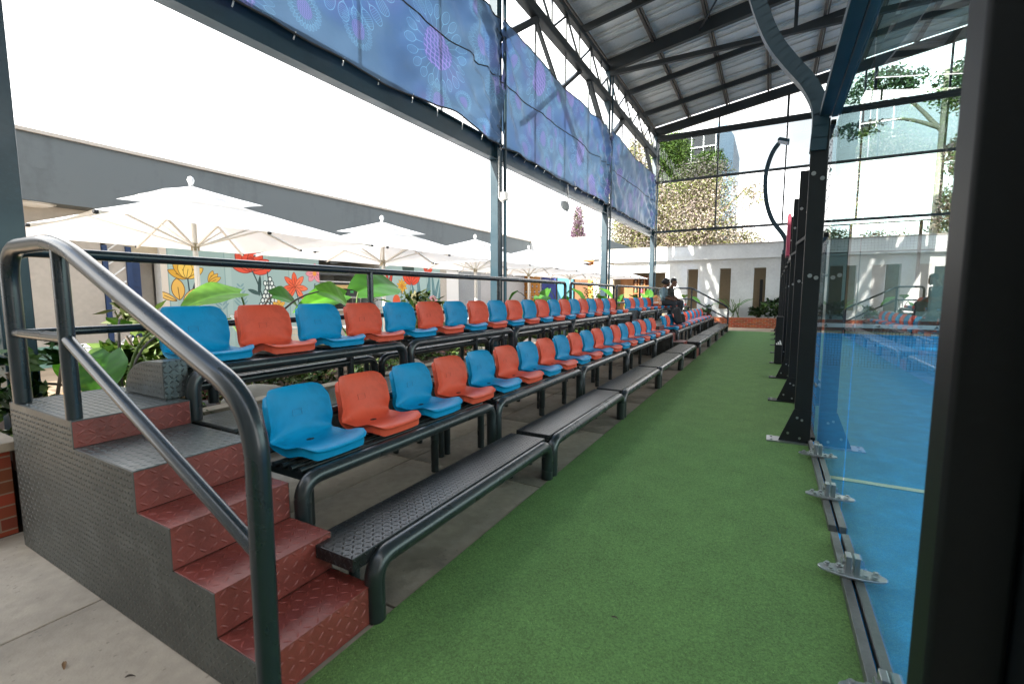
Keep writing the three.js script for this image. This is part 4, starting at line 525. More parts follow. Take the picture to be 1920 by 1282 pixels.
// ---------------------------------------------------------------- seats
function seatGeometry() {
  // profile from the front lip to the top of the back: forward, up
  const prof = [[0.208, 0.05], [0.196, 0.057], [0.172, 0.061], [0.13, 0.058], [0.06, 0.05], [-0.02, 0.043], [-0.085, 0.042], [-0.128, 0.05], [-0.157, 0.073], [-0.173, 0.108], [-0.184, 0.16], [-0.195, 0.21], [-0.208, 0.26], [-0.222, 0.3], [-0.236, 0.325], [-0.245, 0.334]].map((p) => V(p[0], p[1], 0));
  const cv = new THREE.CatmullRomCurve3(prof, false, 'centripetal'), ns = 40, nt = 24, SS = THREE.MathUtils.smoothstep; const cor = (t, w) => { const q = Math.max(0, (Math.abs(t) - 1 + w) / w); return 1 - Math.sqrt(Math.max(0, 1 - q * q)); };
  const surf = (s, t) => {
    const q = cv.getPointAt(Math.min(1, Math.max(0, s))), back = SS(s, 0.5, 0.7), pan = 1 - SS(s, 0.4, 0.58), t2 = t * t, t4 = t2 * t2; const hw = 0.208 - 0.012 * SS(s, 0.55, 1) + 0.004 * Math.sin(s * 9);
    const x = q.x + back * (0.04 * t2 + 0.018 * t4) - pan * SS(0.3 - s, 0, 0.3) * 0.02 * t2, y = q.y + pan * (0.014 * t4 + 0.007 * Math.sin((s - 0.05) * 16) * t2 - 0.004 * (1 - t2)); return V(x, y, hw * t);
  };
  const at = (i, j) => { const t = -1 + 2 * j / nt, e0 = 0.1 * cor(t, 0.3), e1 = 1 - 0.12 * cor(t, 0.34); return [e0 + (e1 - e0) * i / ns, t]; };
  const nrm = (s, t) => { const e = 0.01, a = surf(Math.min(1, s + e), t).sub(surf(Math.max(0, s - e), t)), b = surf(s, Math.min(1, t + e)).sub(surf(s, Math.max(-1, t - e))); return b.cross(a).normalize().negate(); };
  const P = [], I = [], idx = (i, j) => i * (nt + 1) + j; for (let i = 0; i <= ns; i++) for (let j = 0; j <= nt; j++) { const p = surf(...at(i, j)); P.push(p.x, p.y, p.z); }
  for (let i = 0; i < ns; i++) for (let j = 0; j < nt; j++) I.push(idx(i, j), idx(i, j + 1), idx(i + 1, j), idx(i, j + 1), idx(i + 1, j + 1), idx(i + 1, j));
  const loop = []; for (let j = 0; j <= nt; j++) loop.push([0, j]); for (let i = 1; i <= ns; i++) loop.push([i, nt]); for (let j = nt - 1; j >= 0; j--) loop.push([ns, j]); for (let i = ns - 1; i > 0; i--) loop.push([i, 0]);
  const n = loop.length, pos = loop.map(([i, j]) => surf(...at(i, j))), nn = loop.map(([i, j]) => nrm(...at(i, j))); const base = P.length / 3;
  for (let k = 0; k < n; k++) { const tan = pos[(k + 1) % n].clone().sub(pos[(k + n - 1) % n]).normalize(), s = at(...loop[k])[0], N0 = V(0.05, 1, 0).normalize().lerp(nn[k], SS(s, 0.38, 0.62)).normalize(); const out = tan.clone().cross(N0).normalize(); const depth = 0.032 + 0.02 * (1 - SS(s, 0.35, 0.55)); for (const [o, d] of [[0.006, 0.003], [0.012, 0.011], [0.015, 0.024], [0.013, depth]]) { const p = pos[k].clone().addScaledVector(out, o).addScaledVector(N0, -d); P.push(p.x, Math.max(0, p.y), p.z); } }
  for (let k = 0; k < n; k++) { const k2 = (k + 1) % n, r = (kk, q) => q < 0 ? idx(...loop[kk]) : base + kk * 4 + q; for (let q = -1; q < 3; q++) I.push(r(k, q), r(k, q + 1), r(k2, q), r(k2, q), r(k, q + 1), r(k2, q + 1)); }
  const g = new THREE.BufferGeometry(); g.setAttribute('position', new THREE.Float32BufferAttribute(P, 3)); g.setAttribute('uv', new THREE.Float32BufferAttribute(P.flatMap((v, i) => i % 3 === 0 ? [P[i] + P[i + 1], P[i + 2]] : []), 2)); g.setIndex(I); g.computeVertexNormals(); return g;
}
const seatGeo = seatGeometry(), holeGeo = cyl(0.016, 0.016, 0.004, 14).scale(1, 1, 1.5);
const plaqueGeo = merge([span(0, 0.0015, 0, 0.0015, -0.03, 0.03), span(0, 0.0015, 0.035, 0.0365, -0.03, 0.03), span(0, 0.0015, 0, 0.036, -0.031, -0.0295), span(0, 0.0015, 0, 0.036, 0.0295, 0.031)]);
const footGeo = span(-0.15, 0.12, 0, 0.02, -0.015, 0.015);
const darkBlue = std({ color: lin(0.002, 0.18, 0.36), roughness: 0.5 }), darkRed = std({ color: lin(0.5, 0.064, 0.03), roughness: 0.5 });
function seat(x, y, z, red, label) {
  const s = thing('stadium_seat', label, 'seat', 'plastic seats of the stand'); s.position.set(x, y, z); s.rotation.y = rr(-0.012, 0.012); const m = red ? M.seatRed : M.seatBlue, d = red ? darkRed : darkBlue;
  part(s, 'shell', seatGeo, m); part(s, 'drain_hole', holeGeo, M.hole, -0.075, 0.0375, 0); const p = part(s, 'moulded_mark', plaqueGeo, d, -0.176, 0.165, 0); p.rotation.z = 0.13; for (const q of [-0.115, 0.115]) part(s, 'mounting_foot', footGeo, M.frame, 0, -0.012, q);
}
for (let i = 0; i < 20; i++) { const c = i % 2 ? 'red' : 'blue';
  seat(-2.21, 0.578, -1.715 - 0.485 * i, i % 2, `${c} plastic seat, ${ORD[i]} from the near stairs in the front row`);
  seat(-3.155, 1.033, -1.655 - 0.485 * i, i % 2, `${c} plastic seat, ${ORD[i]} from the near stairs in the upper row`); }
for (let i = 0; i < 16; i++) { const c = i % 2 ? 'red' : 'blue';
  seat(-2.21, 0.578, -12.2 - 0.485 * i, i % 2, `${c} plastic seat, ${ORD[i]} past the middle stairs in the front row`);
  seat(-3.155, 1.033, -12.2 - 0.485 * i, i % 2, `${c} plastic seat, ${ORD[i]} past the middle stairs in the upper row`); }
// ---------------------------------------------------------------- parasols on the patio
function parasolGeometry(half, y0, yTop, sag) {   // square canopy with eight ribs and sagging cloth
  const P = [], I = [], nr = 10, na = 64; const rib = (a) => { const q = ((a % (Math.PI / 4)) + Math.PI / 4) % (Math.PI / 4) / (Math.PI / 4); return Math.sin(q * Math.PI); };
  for (let i = 0; i <= nr; i++) for (let k = 0; k <= na; k++) { const a = k / na * 2 * Math.PI, t = i / nr, R = half / Math.max(Math.abs(Math.cos(a)), Math.abs(Math.sin(a))); const s = rib(a); const e = R * (1 - 0.05 * s * t); const drop = t + 0.1 * t * (1 - t); P.push(e * t * Math.cos(a), yTop + (y0 - yTop) * drop - sag * s * t * t + 0.07 * s * Math.max(0, t - 0.6), e * t * Math.sin(a)); }
  for (let i = 0; i < nr; i++) for (let k = 0; k < na; k++) { const a = i * (na + 1) + k, b = a + na + 1; I.push(a, a + 1, b, a + 1, b + 1, b); }
  const g = new THREE.BufferGeometry(); g.setAttribute('position', new THREE.Float32BufferAttribute(P, 3)); g.setAttribute('uv', new THREE.Float32BufferAttribute(P.flatMap((v, i) => i % 3 === 0 ? [P[i], P[i + 2]] : []), 2)); g.setIndex(I); g.computeVertexNormals(); return g;
}
const canopyGeo = parasolGeometry(1.68, 2.2, 2.84, 0.03), ventGeo = parasolGeometry(0.62, 2.7, 2.92, 0.02);
const poleMat = std({ color: lin(0.78, 0.76, 0.72), roughness: 0.5 }), brass = std({ color: lin(0.35, 0.3, 0.2), roughness: 0.4, metalness: 0.6 });
function parasol() {
  const u = thing('parasol', '', 'parasol', 'white square parasols on the patio');
  part(u, 'canopy', canopyGeo, M.canvas); part(u, 'vent_top', ventGeo, M.canvas); part(u, 'pole', cyl(0.032, 0.034, 2.86, 18), poleMat, 0, 1.43, 0);
  part(u, 'finial', new THREE.LatheGeometry([[0.001, 0.13], [0.03, 0.115], [0.045, 0.075], [0.03, 0.03], [0.018, 0.02], [0.03, 0]].map((p) => new THREE.Vector2(...p)), 18), M.white, 0, 2.92, 0);
  part(u, 'hub', cyl(0.055, 0.05, 0.1, 16), brass, 0, 2.1, 0); part(u, 'hub', cyl(0.05, 0.055, 0.08, 16), brass, 0, 2.76, 0);
  for (let k = 0; k < 8; k++) { const a = k * Math.PI / 4, R = 1.66 / Math.max(Math.abs(Math.cos(a)), Math.abs(Math.sin(a))), c = Math.cos(a), s = Math.sin(a); const r = part(u, 'rib', bar(V(0.05 * c, 2.78, 0.05 * s), V(R * c, 2.175, R * s), 0.024, 0.03), poleMat); part(r, 'strut', bar(V(0.05 * c, 2.11, 0.05 * s), V(R * 0.52 * c, 2.47, R * 0.52 * s), 0.02, 0.024), poleMat); part(r, 'end_cap', rb(0.04, 0.035, 0.04, 0.01), M.dark, R * c, 2.185, R * s); }
  part(u, 'cord', pipe([V(0.05, 2.08, 0), V(0.08, 1.5, 0.03), V(0.05, 1.1, 0.02), V(0.03, 1.4, 0.05), V(0.05, 2.08, 0.05)], 0.006, 0.1, 6), M.white);
  part(u, 'base', rb(0.6, 0.07, 0.6, 0.02), M.concrete, 0, 0.035, 0); return u;
}
{ const zs = [-3.57, -7.14, -10.55, -13.7, -17.3, -20.6], lab = ['largest white square parasol nearest the camera', 'second white parasol from the camera, before the kitchen hatch', 'third white parasol, partly behind the canopy column', 'fourth white parasol from the camera along the patio', 'fifth white parasol, before the white building block', 'farthest white parasol, its tip before the open doorway'];
  const p0 = parasol(); zs.forEach((z, i) => { const x = -7.0 + (i === 5 ? 0.25 : 0); if (!i) { p0.position.set(x, 0, z); p0.userData.label = lab[0]; } else dup(p0, lab[i], x, 0, z).rotation.y = (i % 2 ? 0.02 : -0.015); }); }
// ---------------------------------------------------------------- patio furniture
{ const wick = std({ color: lin(0.62, 0.57, 0.49), roughness: 0.7, map: scuffB }), cush = std({ color: lin(0.72, 0.7, 0.66), roughness: 0.9 });
  const tub = (x, z, ang, label) => { const c = thing('tub_chair', label, 'armchair', 'slatted tub armchairs on the patio'); const R = 0.42;
    for (let k = 0; k < 5; k++) { const pts = []; for (let i = 0; i <= 18; i++) { const a = -2.2 + 4.4 * i / 18; pts.push(V(R * (1 + k * 0.02) * Math.cos(a), 0, R * (1 + k * 0.02) * Math.sin(a))); } const g = []; for (let i = 0; i < 18; i++) g.push(bar(pts[i].clone().setY(0.28 + k * 0.115), pts[i + 1].clone().setY(0.28 + k * 0.115), 0.03, 0.1)); part(c, 'back_slat', merge(g), wick); }
    part(c, 'seat_cushion', rb(0.62, 0.14, 0.66, 0.05), cush, -0.03, 0.36, 0); part(c, 'base', cyl(0.36, 0.34, 0.22, 24), wick, 0, 0.15, 0); part(c, 'arm_cap', merge([...Array(18)].map((_, i) => { const a = -2.2 + 4.4 * i / 18, b = -2.2 + 4.4 * (i + 1) / 18, q = R * 1.09; return bar(V(q * Math.cos(a), 0.83, q * Math.sin(a)), V(q * Math.cos(b), 0.83, q * Math.sin(b)), 0.08, 0.035); })), cush); c.position.set(x, 0, z); c.rotation.y = ang; };
  tub(-7.3, -2.85, 0.5, 'pale slatted tub armchair behind the leafy plant at the left'); tub(-7.6, -5.3, 2.6, 'pale slatted tub armchair under the second parasol'); tub(-7.4, -8.7, -0.4, 'pale slatted tub armchair between the second and third parasols');
  const st = (x, z, label) => { const s = thing('stool', label, 'stool', 'yellow stools on the patio'); const y = std({ color: lin(0.72, 0.36, 0.05), roughness: 0.45 }); part(s, 'seat', rb(0.34, 0.035, 0.34, 0.012), y, 0, 0.5, 0); for (const a of [-1, 1]) for (const b of [-1, 1]) part(s, 'leg', bar(V(a * 0.13, 0.485, b * 0.13), V(a * 0.19, 0.002, b * 0.19), 0.038, 0.038, 0.006), y); for (const a of [-1, 1]) { part(s, 'stretcher', bar(V(-0.16, 0.2, a * 0.165), V(0.16, 0.2, a * 0.165), 0.028, 0.028), y); part(s, 'stretcher', bar(V(a * 0.165, 0.26, -0.16), V(a * 0.165, 0.26, 0.16), 0.028, 0.028), y); } s.position.set(x, 0, z); s.rotation.y = 0.3; };
  st(-8.3, -2.72, 'yellow wooden stool on the patio behind the near stairs'); st(-8.0, -6.2, 'yellow wooden stool beside the second parasol');
  const tb = (x, z, label) => { const t = thing('patio_table', label, 'table', 'round patio tables'); part(t, 'top', new THREE.LatheGeometry([[0.001, 0.74], [0.42, 0.74], [0.44, 0.73], [0.42, 0.71], [0.001, 0.71]].map((p) => new THREE.Vector2(...p)), 32), M.white); part(t, 'stem', cyl(0.04, 0.05, 0.7, 14), M.trim, 0, 0.36, 0); part(t, 'foot', cyl(0.26, 0.28, 0.03, 24), M.trim, 0, 0.016, 0); t.position.set(x, 0, z); };
  tb(-8.0, -3.75, 'white round table beside the nearest parasol'); tb(-8.2, -7.6, 'white round table beside the second parasol'); tb(-7.9, -12, 'white round table beyond the third parasol'); }
// ---------------------------------------------------------------- planting bed behind the stand
{ const b = thing('planter_bed', 'brick edged planting bed behind the stand', 'planter'); const kb = std({ map: concreteMap, color: lin(0.78, 0.74, 0.68), roughness: 0.85 });
  part(b, 'kerb', span(-3.98, -4.14, 0.34, 0.5, -0.95, -20.4, 0.008), kb); part(b, 'kerb_face', span(-3.985, -4.13, 0, 0.335, -0.95, -20.4), M.dark); part(b, 'rear_kerb', span(-5.6, -5.75, 0, 0.45, -0.95, -20.4), kb); part(b, 'soil', span(-4.145, -5.595, 0.1, 0.4, -0.95, -20.4), M.soil); part(b, 'cap', span(-3.9, -5.78, 0.52, 0.575, -0.62, -0.94, 0.006), kb);
  const bm = [[0.15, 0.06, 0.042], [0.18, 0.075, 0.05], [0.12, 0.055, 0.042]].map((c) => std({ color: lin(...c), roughness: 0.9, map: scuffA })); const bg = rb(0.215, 0.068, 0.1, 0.004); part(b, 'mortar', span(-3.95, -5.7, 0, 0.515, -0.75, -0.9), std({ map: brickMap, color: lin(0.5, 0.45, 0.42), roughness: 0.9 }));
  for (let r = 0; r < 6; r++) for (let k = 0; k < 9; k++) { const x = -4.02 - k * 0.226 - (r % 2 ? 0.113 : 0); if (x < -5.7) continue; part(b, 'brick', bg, bm[(k * 5 + r * 3) % 3], x, 0.048 + r * 0.079, -0.745 + 0.05 - 0.0); } }
function leafGeo(len, wid, bend, fold, n = 10, m = 6, wav = 0) {   // a single leaf lying along +z, tip drooping
  const P = [], I = [], C = []; for (let i = 0; i <= n; i++) { const t = i / n; const w = wid * Math.pow(Math.sin(Math.PI * Math.min(1, 0.06 + t * 0.94)), 0.75) * (1 - 0.35 * t); for (let j = -m; j <= m; j++) { const s = j / m; P.push(s * w, -bend * t * t * len + fold * Math.abs(s) * w + wav * Math.sin(t * 14 + s * 3) * Math.abs(s), t * len - (t < 0.15 ? Math.abs(s) * wid * 0.3 * (1 - t / 0.15) : 0)); const k = Math.abs(s) < 0.1 ? 1.5 : 1 + 0.14 * Math.cos(t * 40 - Math.abs(s) * 8); C.push(k, k, k); } }
  const c = 2 * m + 1; for (let i = 0; i < n; i++) for (let j = 0; j < c - 1; j++) { const a = i * c + j; I.push(a, a + c, a + 1, a + 1, a + c, a + c + 1); }
  const g = new THREE.BufferGeometry(); g.setAttribute('position', new THREE.Float32BufferAttribute(P, 3)); g.setAttribute('color', new THREE.Float32BufferAttribute(C, 3)); g.setAttribute('uv', new THREE.Float32BufferAttribute(new Array(P.length / 3 * 2).fill(0), 2)); g.setIndex(I); g.computeVertexNormals(); return g;
}
const leafMats = [[0.08, 0.27, 0.02], [0.11, 0.34, 0.025], [0.06, 0.2, 0.02], [0.16, 0.36, 0.04]].map((c) => phy({ color: lin(...c), vertexColors: true, roughness: 0.55, specularIntensity: 0.4, transmission: 0.32, thickness: 0 }));
const stemMat = std({ color: lin(0.07, 0.06, 0.045), roughness: 0.6 }), stemGreen = std({ color: lin(0.12, 0.2, 0.05), roughness: 0.6 });
const bigLeaf = [leafGeo(0.6, 0.24, 0.35, 0.25, 12, 7, 0.008), leafGeo(0.5, 0.17, 0.5, 0.35, 12, 6, 0.006), leafGeo(0.42, 0.2, 0.2, 0.15, 12, 6, 0.01)];
function bigPlant(x, y, z, leaves, label) {   // leaves: [azimuth, reach, height, size, droop]
  const p = thing('elephant_ear_plant', label, 'plant', 'large leaved plants behind the stand'); p.position.set(x, y, z);
  leaves.forEach(([a, reach, h, s, dr, roll, yaw], i) => { const tip = V(Math.cos(a) * reach, h, Math.sin(a) * reach); const pts = []; for (let k = 0; k <= 8; k++) { const t = k / 8; pts.push(V(tip.x * t * t * 0.6 + tip.x * t * 0.4, h * (1 - (1 - t) * (1 - t) * 0.85 - 0.15 * (1 - t)), tip.z * t * t * 0.6 + tip.z * t * 0.4)); } part(p, 'stem', sweep(pts, (t) => 0.016 - 0.008 * t, 8), i % 3 ? stemMat : stemGreen); const l = part(p, 'leaf', bigLeaf[i % 3], leafMats[(i * 3 + Math.floor(Math.abs(x * 7 + z * 3))) % 4], tip.x, tip.y, tip.z); l.scale.setScalar(s); l.rotation.order = 'YXZ'; l.rotation.set(dr, yaw ?? Math.atan2(Math.cos(a), Math.sin(a)) + rr(-0.3, 0.3), roll ?? rr(-0.35, 0.35)); });
}
{ const ring = (n, r0, r1, h0, h1, s0, s1) => [...Array(n)].map((_, k) => [k * 2.4 + rr(-0.4, 0.4), rr(r0, r1), rr(h0, h1), rr(s0, s1), rr(0.1, 0.75)]);
  bigPlant(-4.7, 0.38, -1.75, [[0.5, 0.35, 0.62, 0.75, 0.5], [2.8, 0.45, 0.55, 0.7, 0.4], [4.2, 0.5, 0.7, 0.6, 0.6], [5.4, 0.3, 0.78, 0.7, 0.3], [1.7, 0.6, 0.42, 0.7, 0.7], [3.6, 0.25, 0.85, 0.55, 0.2]], 'leafy elephant ear plant beside the rounded bench cover');
  bigPlant(-4.9, 0.38, -3.0, [[1.5, 0.1, 1.08, 0.95, -0.02, -0.45, 0.1], [4.6, 0.3, 1.05, 1.05, 0.05, 0.8, 3.2], [0.2, 0.3, 0.9, 0.8, 0.4], [3, 0.4, 0.8, 0.8, 0.3], [5.3, 0.7, 1.1, 1.1, 0.1, 0.9, 3.0]], 'tall elephant ear plant behind the first upper seats');
  bigPlant(-4.8, 0.38, -4.35, [[4.5, 0.1, 1.1, 1.5, -0.35, 0.7, 3.1], [1.3, 0.2, 1.06, 1.2, 0.0, -0.8, 0], [5.5, 0.3, 1.0, 0.8, 0.2], [2.8, 0.4, 0.8, 0.8, 0.4]], 'elephant ear plant with a raised leaf above the third upper seat');
  let k = 0; for (const [x, z, nm] of [[-4.9, -11.4, 'elephant ear plant behind the last seats of the near block'], [-4.8, -13.3, 'elephant ear plant behind the far block'], [-4.9, -17.9, 'broad leaved plant behind the seated people'], [-4.7, -20.1, 'broad leaved plant at the far end of the planting bed'], [-4.85, -9.9, 'bright leaved plant behind the second guard rail']]) bigPlant(x, 0.38, z, ring(7, 0.2, 0.5, 0.7, 1.25, 0.7, 1.1), nm); }
// leaf cloud: clumps of small leaves in given ellipsoids, vertex coloured
function leafCloud(blobs, n, size, cols, aspect = 0.5) {
  const P = [], N = [], C = [], U = []; let tot = 0; blobs.forEach((b) => (tot += b[3] * b[4] * b[5] || 1));
  for (const b of blobs) {
    const cnt = Math.round(n * (b[3] * b[4] * b[5]) / tot), clumps = Math.max(4, Math.round(cnt / 26)); const cc = [];
    for (let i = 0; i < clumps; i++) { const u = rr(-1, 1), a = rr(0, 6.283), r = Math.pow(rnd(), 0.42), s = Math.sqrt(1 - u * u); cc.push([r * s * Math.cos(a), r * u, r * s * Math.sin(a), cols[Math.floor(rnd() * cols.length)]]); }
    for (let i = 0; i < cnt; i++) {
      const q = cc[Math.floor(rnd() * clumps)], sp = b[6] || 0.2; const x = b[0] + b[3] * q[0] + rr(-1, 1) * sp * b[3], y = b[1] + b[4] * q[1] + rr(-1, 1) * sp * b[4], z = b[2] + b[5] * q[2] + rr(-1, 1) * sp * b[5];
      const d = V(rr(-1, 1), rr(-0.7, 0.7), rr(-1, 1)).normalize(), w = d.clone().cross(V(rr(-1, 1), rr(-1, 1), rr(-1, 1))).normalize(), L = size * rr(0.6, 1.3), W = L * aspect; const nn = d.clone().cross(w); if (nn.y < 0) nn.negate();
      const p0 = V(x, y, z), p1 = p0.clone().addScaledVector(d, L * 0.5).addScaledVector(w, W * 0.5), p2 = p0.clone().addScaledVector(d, L), p3 = p0.clone().addScaledVector(d, L * 0.5).addScaledVector(w, -W * 0.5);
      const k = rr(0.75, 1.25), c = q[3]; for (const v of [p0, p1, p2, p0, p2, p3]) { P.push(v.x, v.y, v.z); N.push(nn.x, nn.y, nn.z); C.push(c[0] * k, c[1] * k, c[2] * k); U.push(0, 0); }
    }
  }
  const g = new THREE.BufferGeometry(); for (const [nm, a, s] of [['position', P, 3], ['normal', N, 3], ['color', C, 3], ['uv', U, 2]]) g.setAttribute(nm, new THREE.Float32BufferAttribute(a, s)); return g;
}
const GREEN = [[0.05, 0.13, 0.025], [0.08, 0.18, 0.03], [0.11, 0.2, 0.04], [0.04, 0.1, 0.03]], LIME = [[0.16, 0.28, 0.04], [0.22, 0.32, 0.06], [0.1, 0.22, 0.03], [0.34, 0.4, 0.16]];
function shrub(x, y, z, rx, h, n, size, cols, label, group = 'shrubs around the patio') { const s = thing('shrub', label, 'shrub', group); s.position.set(x, y, z); part(s, 'foliage', leafCloud([[0, h * 0.6, 0, rx, h * 0.42, rx], [rx * 0.4, h * 0.4, 0, rx * 0.6, h * 0.3, rx * 0.7], [-rx * 0.4, h * 0.45, rx * 0.2, rx * 0.6, h * 0.32, rx * 0.6]], n, size, cols, 0.42), M.leaf); for (let k = 0; k < 4; k++) part(s, 'stem', sweep([V(rr(-0.04, 0.04), 0, rr(-0.04, 0.04)), V(rr(-0.5, 0.5) * rx, h * 0.7, rr(-0.5, 0.5) * rx)], 0.012, 6), M.bark); }
shrub(-5.3, 0.38, -2.3, 0.42, 0.95, 700, 0.16, LIME, 'variegated shrub behind the near handrail'); shrub(-5.4, 0.38, -6.4, 0.4, 1.1, 700, 0.15, LIME, 'variegated shrub beside the second parasol pole'); shrub(-4.7, 0.38, -1.25, 0.35, 0.75, 400, 0.13, GREEN, 'dark green shrub at the near end of the planting bed'); shrub(-5.2, 0.38, -15.0, 0.4, 1.5, 700, 0.12, LIME, 'tall yellow green shrub beside the seated people');
{ const g = thing('ground_cover', 'low green and yellow ground cover in the bed under the stand', 'ground cover'); delete g.userData.category; scene.remove(g); const b = []; for (let z = -1.1; z > -20.2; z -= 0.38) b.push([rr(-5.3, -4.4), 0.45, z, rr(0.2, 0.5), rr(0.06, 0.16), 0.28, 0.3]); const m = part(scene, 'ground_cover', leafCloud(b, 16000, 0.085, [...GREEN, ...LIME, [0.2, 0.06, 0.04]], 0.28), M.leaf); m.userData = { label: 'low green and yellow ground cover in the bed under the stand', category: 'ground cover', kind: 'stuff' }; }
{ const rockM = [std({ color: lin(0.4, 0.36, 0.29), roughness: 0.9, map: plasterMap }), std({ color: lin(0.13, 0.11, 0.1), roughness: 0.9, map: plasterMap })]; let n = 0; for (const [x, z, r, d] of [[-4.32, -2.62, 0.19, 0], [-4.3, -2.12, 0.12, 1], [-4.35, -4.9, 0.15, 0], [-4.3, -6.6, 0.17, 0], [-4.32, -8.6, 0.15, 1]]) { const g = mergeVertices(new THREE.IcosahedronGeometry(r, 3)); const p = g.attributes.position; for (let i = 0; i < p.count; i++) { const v = V(p.getX(i), p.getY(i), p.getZ(i)), k = 1 + 0.35 * perlin.noise(v.x * 6 + n, v.y * 6, v.z * 6); p.setXYZ(i, v.x * k * 1.1, v.y * k * 0.7, v.z * k * 1.4); } g.computeVertexNormals(); const m = new THREE.Mesh(g, rockM[d]); m.name = numbered('garden_rock'); m.position.set(x, 0.45, z); scene.add(m); tag(m, `${ORD[n++]} ${d ? 'dark' : 'pale'} rock from the near end of the planting bed`, 'rock', 'rocks in the planting bed'); } }
// planting against the far wall
{ const p = thing('palm_plant', 'young palm with long drooping fronds in the far brick planter', 'plant'); p.position.set(-1.55, 0.37, -23.5); for (let k = 0; k < 7; k++) { const a = k * 0.9 + 0.2, pts = []; for (let i = 0; i <= 10; i++) { const t = i / 10; pts.push(V(Math.cos(a) * t * 0.9, 0.25 + 1.3 * t - 0.95 * t * t * (k % 2 ? 1 : 0.7), Math.sin(a) * t * 0.35)); } const f = part(p, 'frond', sweep(pts, (t) => 0.014 - 0.01 * t, 6), stemGreen); part(f, 'blade', (() => { const P = [], I = []; pts.forEach((q, i) => { const w = 0.07 * Math.sin(Math.PI * Math.min(1, 0.1 + i / 11)); P.push(q.x, q.y - w * 0.4, q.z - w, q.x, q.y + 0.01, q.z, q.x, q.y - w * 0.4, q.z + w); }); for (let i = 0; i < 10; i++) for (let j = 0; j < 2; j++) { const b = i * 3 + j; I.push(b, b + 3, b + 1, b + 1, b + 3, b + 4); } const g = new THREE.BufferGeometry(); g.setAttribute('position', new THREE.Float32BufferAttribute(P, 3)); g.setAttribute('color', new THREE.Float32BufferAttribute(P.map(() => 1), 3)); g.setAttribute('uv', new THREE.Float32BufferAttribute(new Array(P.length / 3 * 2).fill(0), 2)); g.setIndex(I); g.computeVertexNormals(); return g; })(), leafMats[k % 4]); } for (let k = 0; k < 5; k++) part(p, 'cane', sweep([V(rr(-0.1, 0.3), 0, rr(-0.1, 0.1)), V(rr(-0.1, 0.3), rr(0.6, 0.9), 0)], 0.014, 6), stemGreen);
  shrub(-0.55, 0.37, -23.5, 0.3, 0.55, 260, 0.17, GREEN, 'small broad leaved shrub beside the palm in the far planter', 'shrubs in the far planter'); shrub(0.15, 0.37, -23.45, 0.5, 0.95, 520, 0.2, GREEN, 'large dark shrub in the far planter beside the court corner', 'shrubs in the far planter'); shrub(-2.6, 0.37, -23.5, 0.35, 0.6, 320, 0.13, [...GREEN, [0.4, 0.08, 0.05]], 'reddish green shrub below the far handrail', 'shrubs in the far planter'); shrub(-3.4, 0.1, -22.6, 0.4, 0.9, 380, 0.16, GREEN, 'green shrub at the end of the brick planter', 'shrubs in the far planter'); shrub(2.2, 0.37, -23.45, 0.5, 0.8, 400, 0.18, GREEN, 'dark shrub in the far planter behind the court', 'shrubs in the far planter');
  bigPlant(-3.35, 0.2, -21.9, [[0, 0.2, 1.15, 0.9, 0.3], [2, 0.25, 1.0, 0.8, 0.4], [4.4, 0.25, 1.25, 0.9, 0.2]], 'broad leaved plant in front of the far white wall'); }

// ---------------------------------------------------------------- trees and tower beyond the walls
function tree(name, label, x, z, trunkH, r0, blobs, n, size, cols, bark, limbs = 7, aspect = 0.5) {
  const t = thing(name, label, 'tree', 'trees beyond the walls'); t.position.set(x, -0.05, z); part(t, 'trunk', sweep([V(0, 0, 0), V(rr(-0.1, 0.1), trunkH * 0.5, rr(-0.1, 0.1)), V(rr(-0.3, 0.3), trunkH, rr(-0.2, 0.2))], (q) => r0 * (1 - 0.55 * q), 12), bark);
  for (let k = 0; k < limbs; k++) { const b = blobs[k % blobs.length], h = trunkH * rr(0.55, 0.98), e = V(b[0] + rr(-0.6, 0.6) * b[3], b[1] + rr(-0.4, 0.6) * b[4], b[2] + rr(-0.6, 0.6) * b[5]), s = V(0, h, 0), m = s.clone().lerp(e, 0.5).add(V(rr(-0.3, 0.3), rr(0.1, 0.6), rr(-0.3, 0.3))); part(t, 'limb', sweep(new THREE.CatmullRomCurve3([s, m, e]).getPoints(8), (q) => r0 * 0.42 * (1 - 0.8 * q) + 0.012, 8), bark); }
  part(t, 'crown', leafCloud(blobs, n, size, cols, aspect), M.leaf); return t;
}
const BLOSSOM = [[0.78, 0.66, 0.6], [0.7, 0.56, 0.52], [0.42, 0.44, 0.14], [0.3, 0.36, 0.08], [0.76, 0.68, 0.58], [0.66, 0.6, 0.42]];
tree('blossom_tree', 'wide pale blossom tree above the far white wall', -4.6, -33, 4.5, 0.35, [[0, 5.5, 0, 3.1, 2.4, 2.2], [0.2, 8.3, 0, 2.2, 1.9, 1.8], [-3.2, 6.8, 0.5, 2.0, 2.6, 1.8], [-4.6, 9, 0, 1.6, 2.0, 1.6], [2.6, 4.6, 0, 1.6, 1.2, 1.4], [3.1, 7.6, 0.3, 0.9, 1.0, 0.9], [-1.2, 4.2, 0, 3.5, 1.3, 1.6]], 90000, 0.13, BLOSSOM, M.barkPale, 9);
tree('blossom_tree', 'pale blossom tree partly behind the far banner', -8.9, -34, 4.5, 0.3, [[0, 5.8, 0, 1.7, 2.2, 2], [0.6, 8.5, 0, 1.5, 2.4, 1.6], [-0.6, 9.6, 0, 1.2, 2.2, 1.4], [0.3, 11.6, 0, 0.9, 1.4, 1.1]], 36000, 0.14, [...BLOSSOM, [0.3, 0.34, 0.1]], M.barkPale, 9);
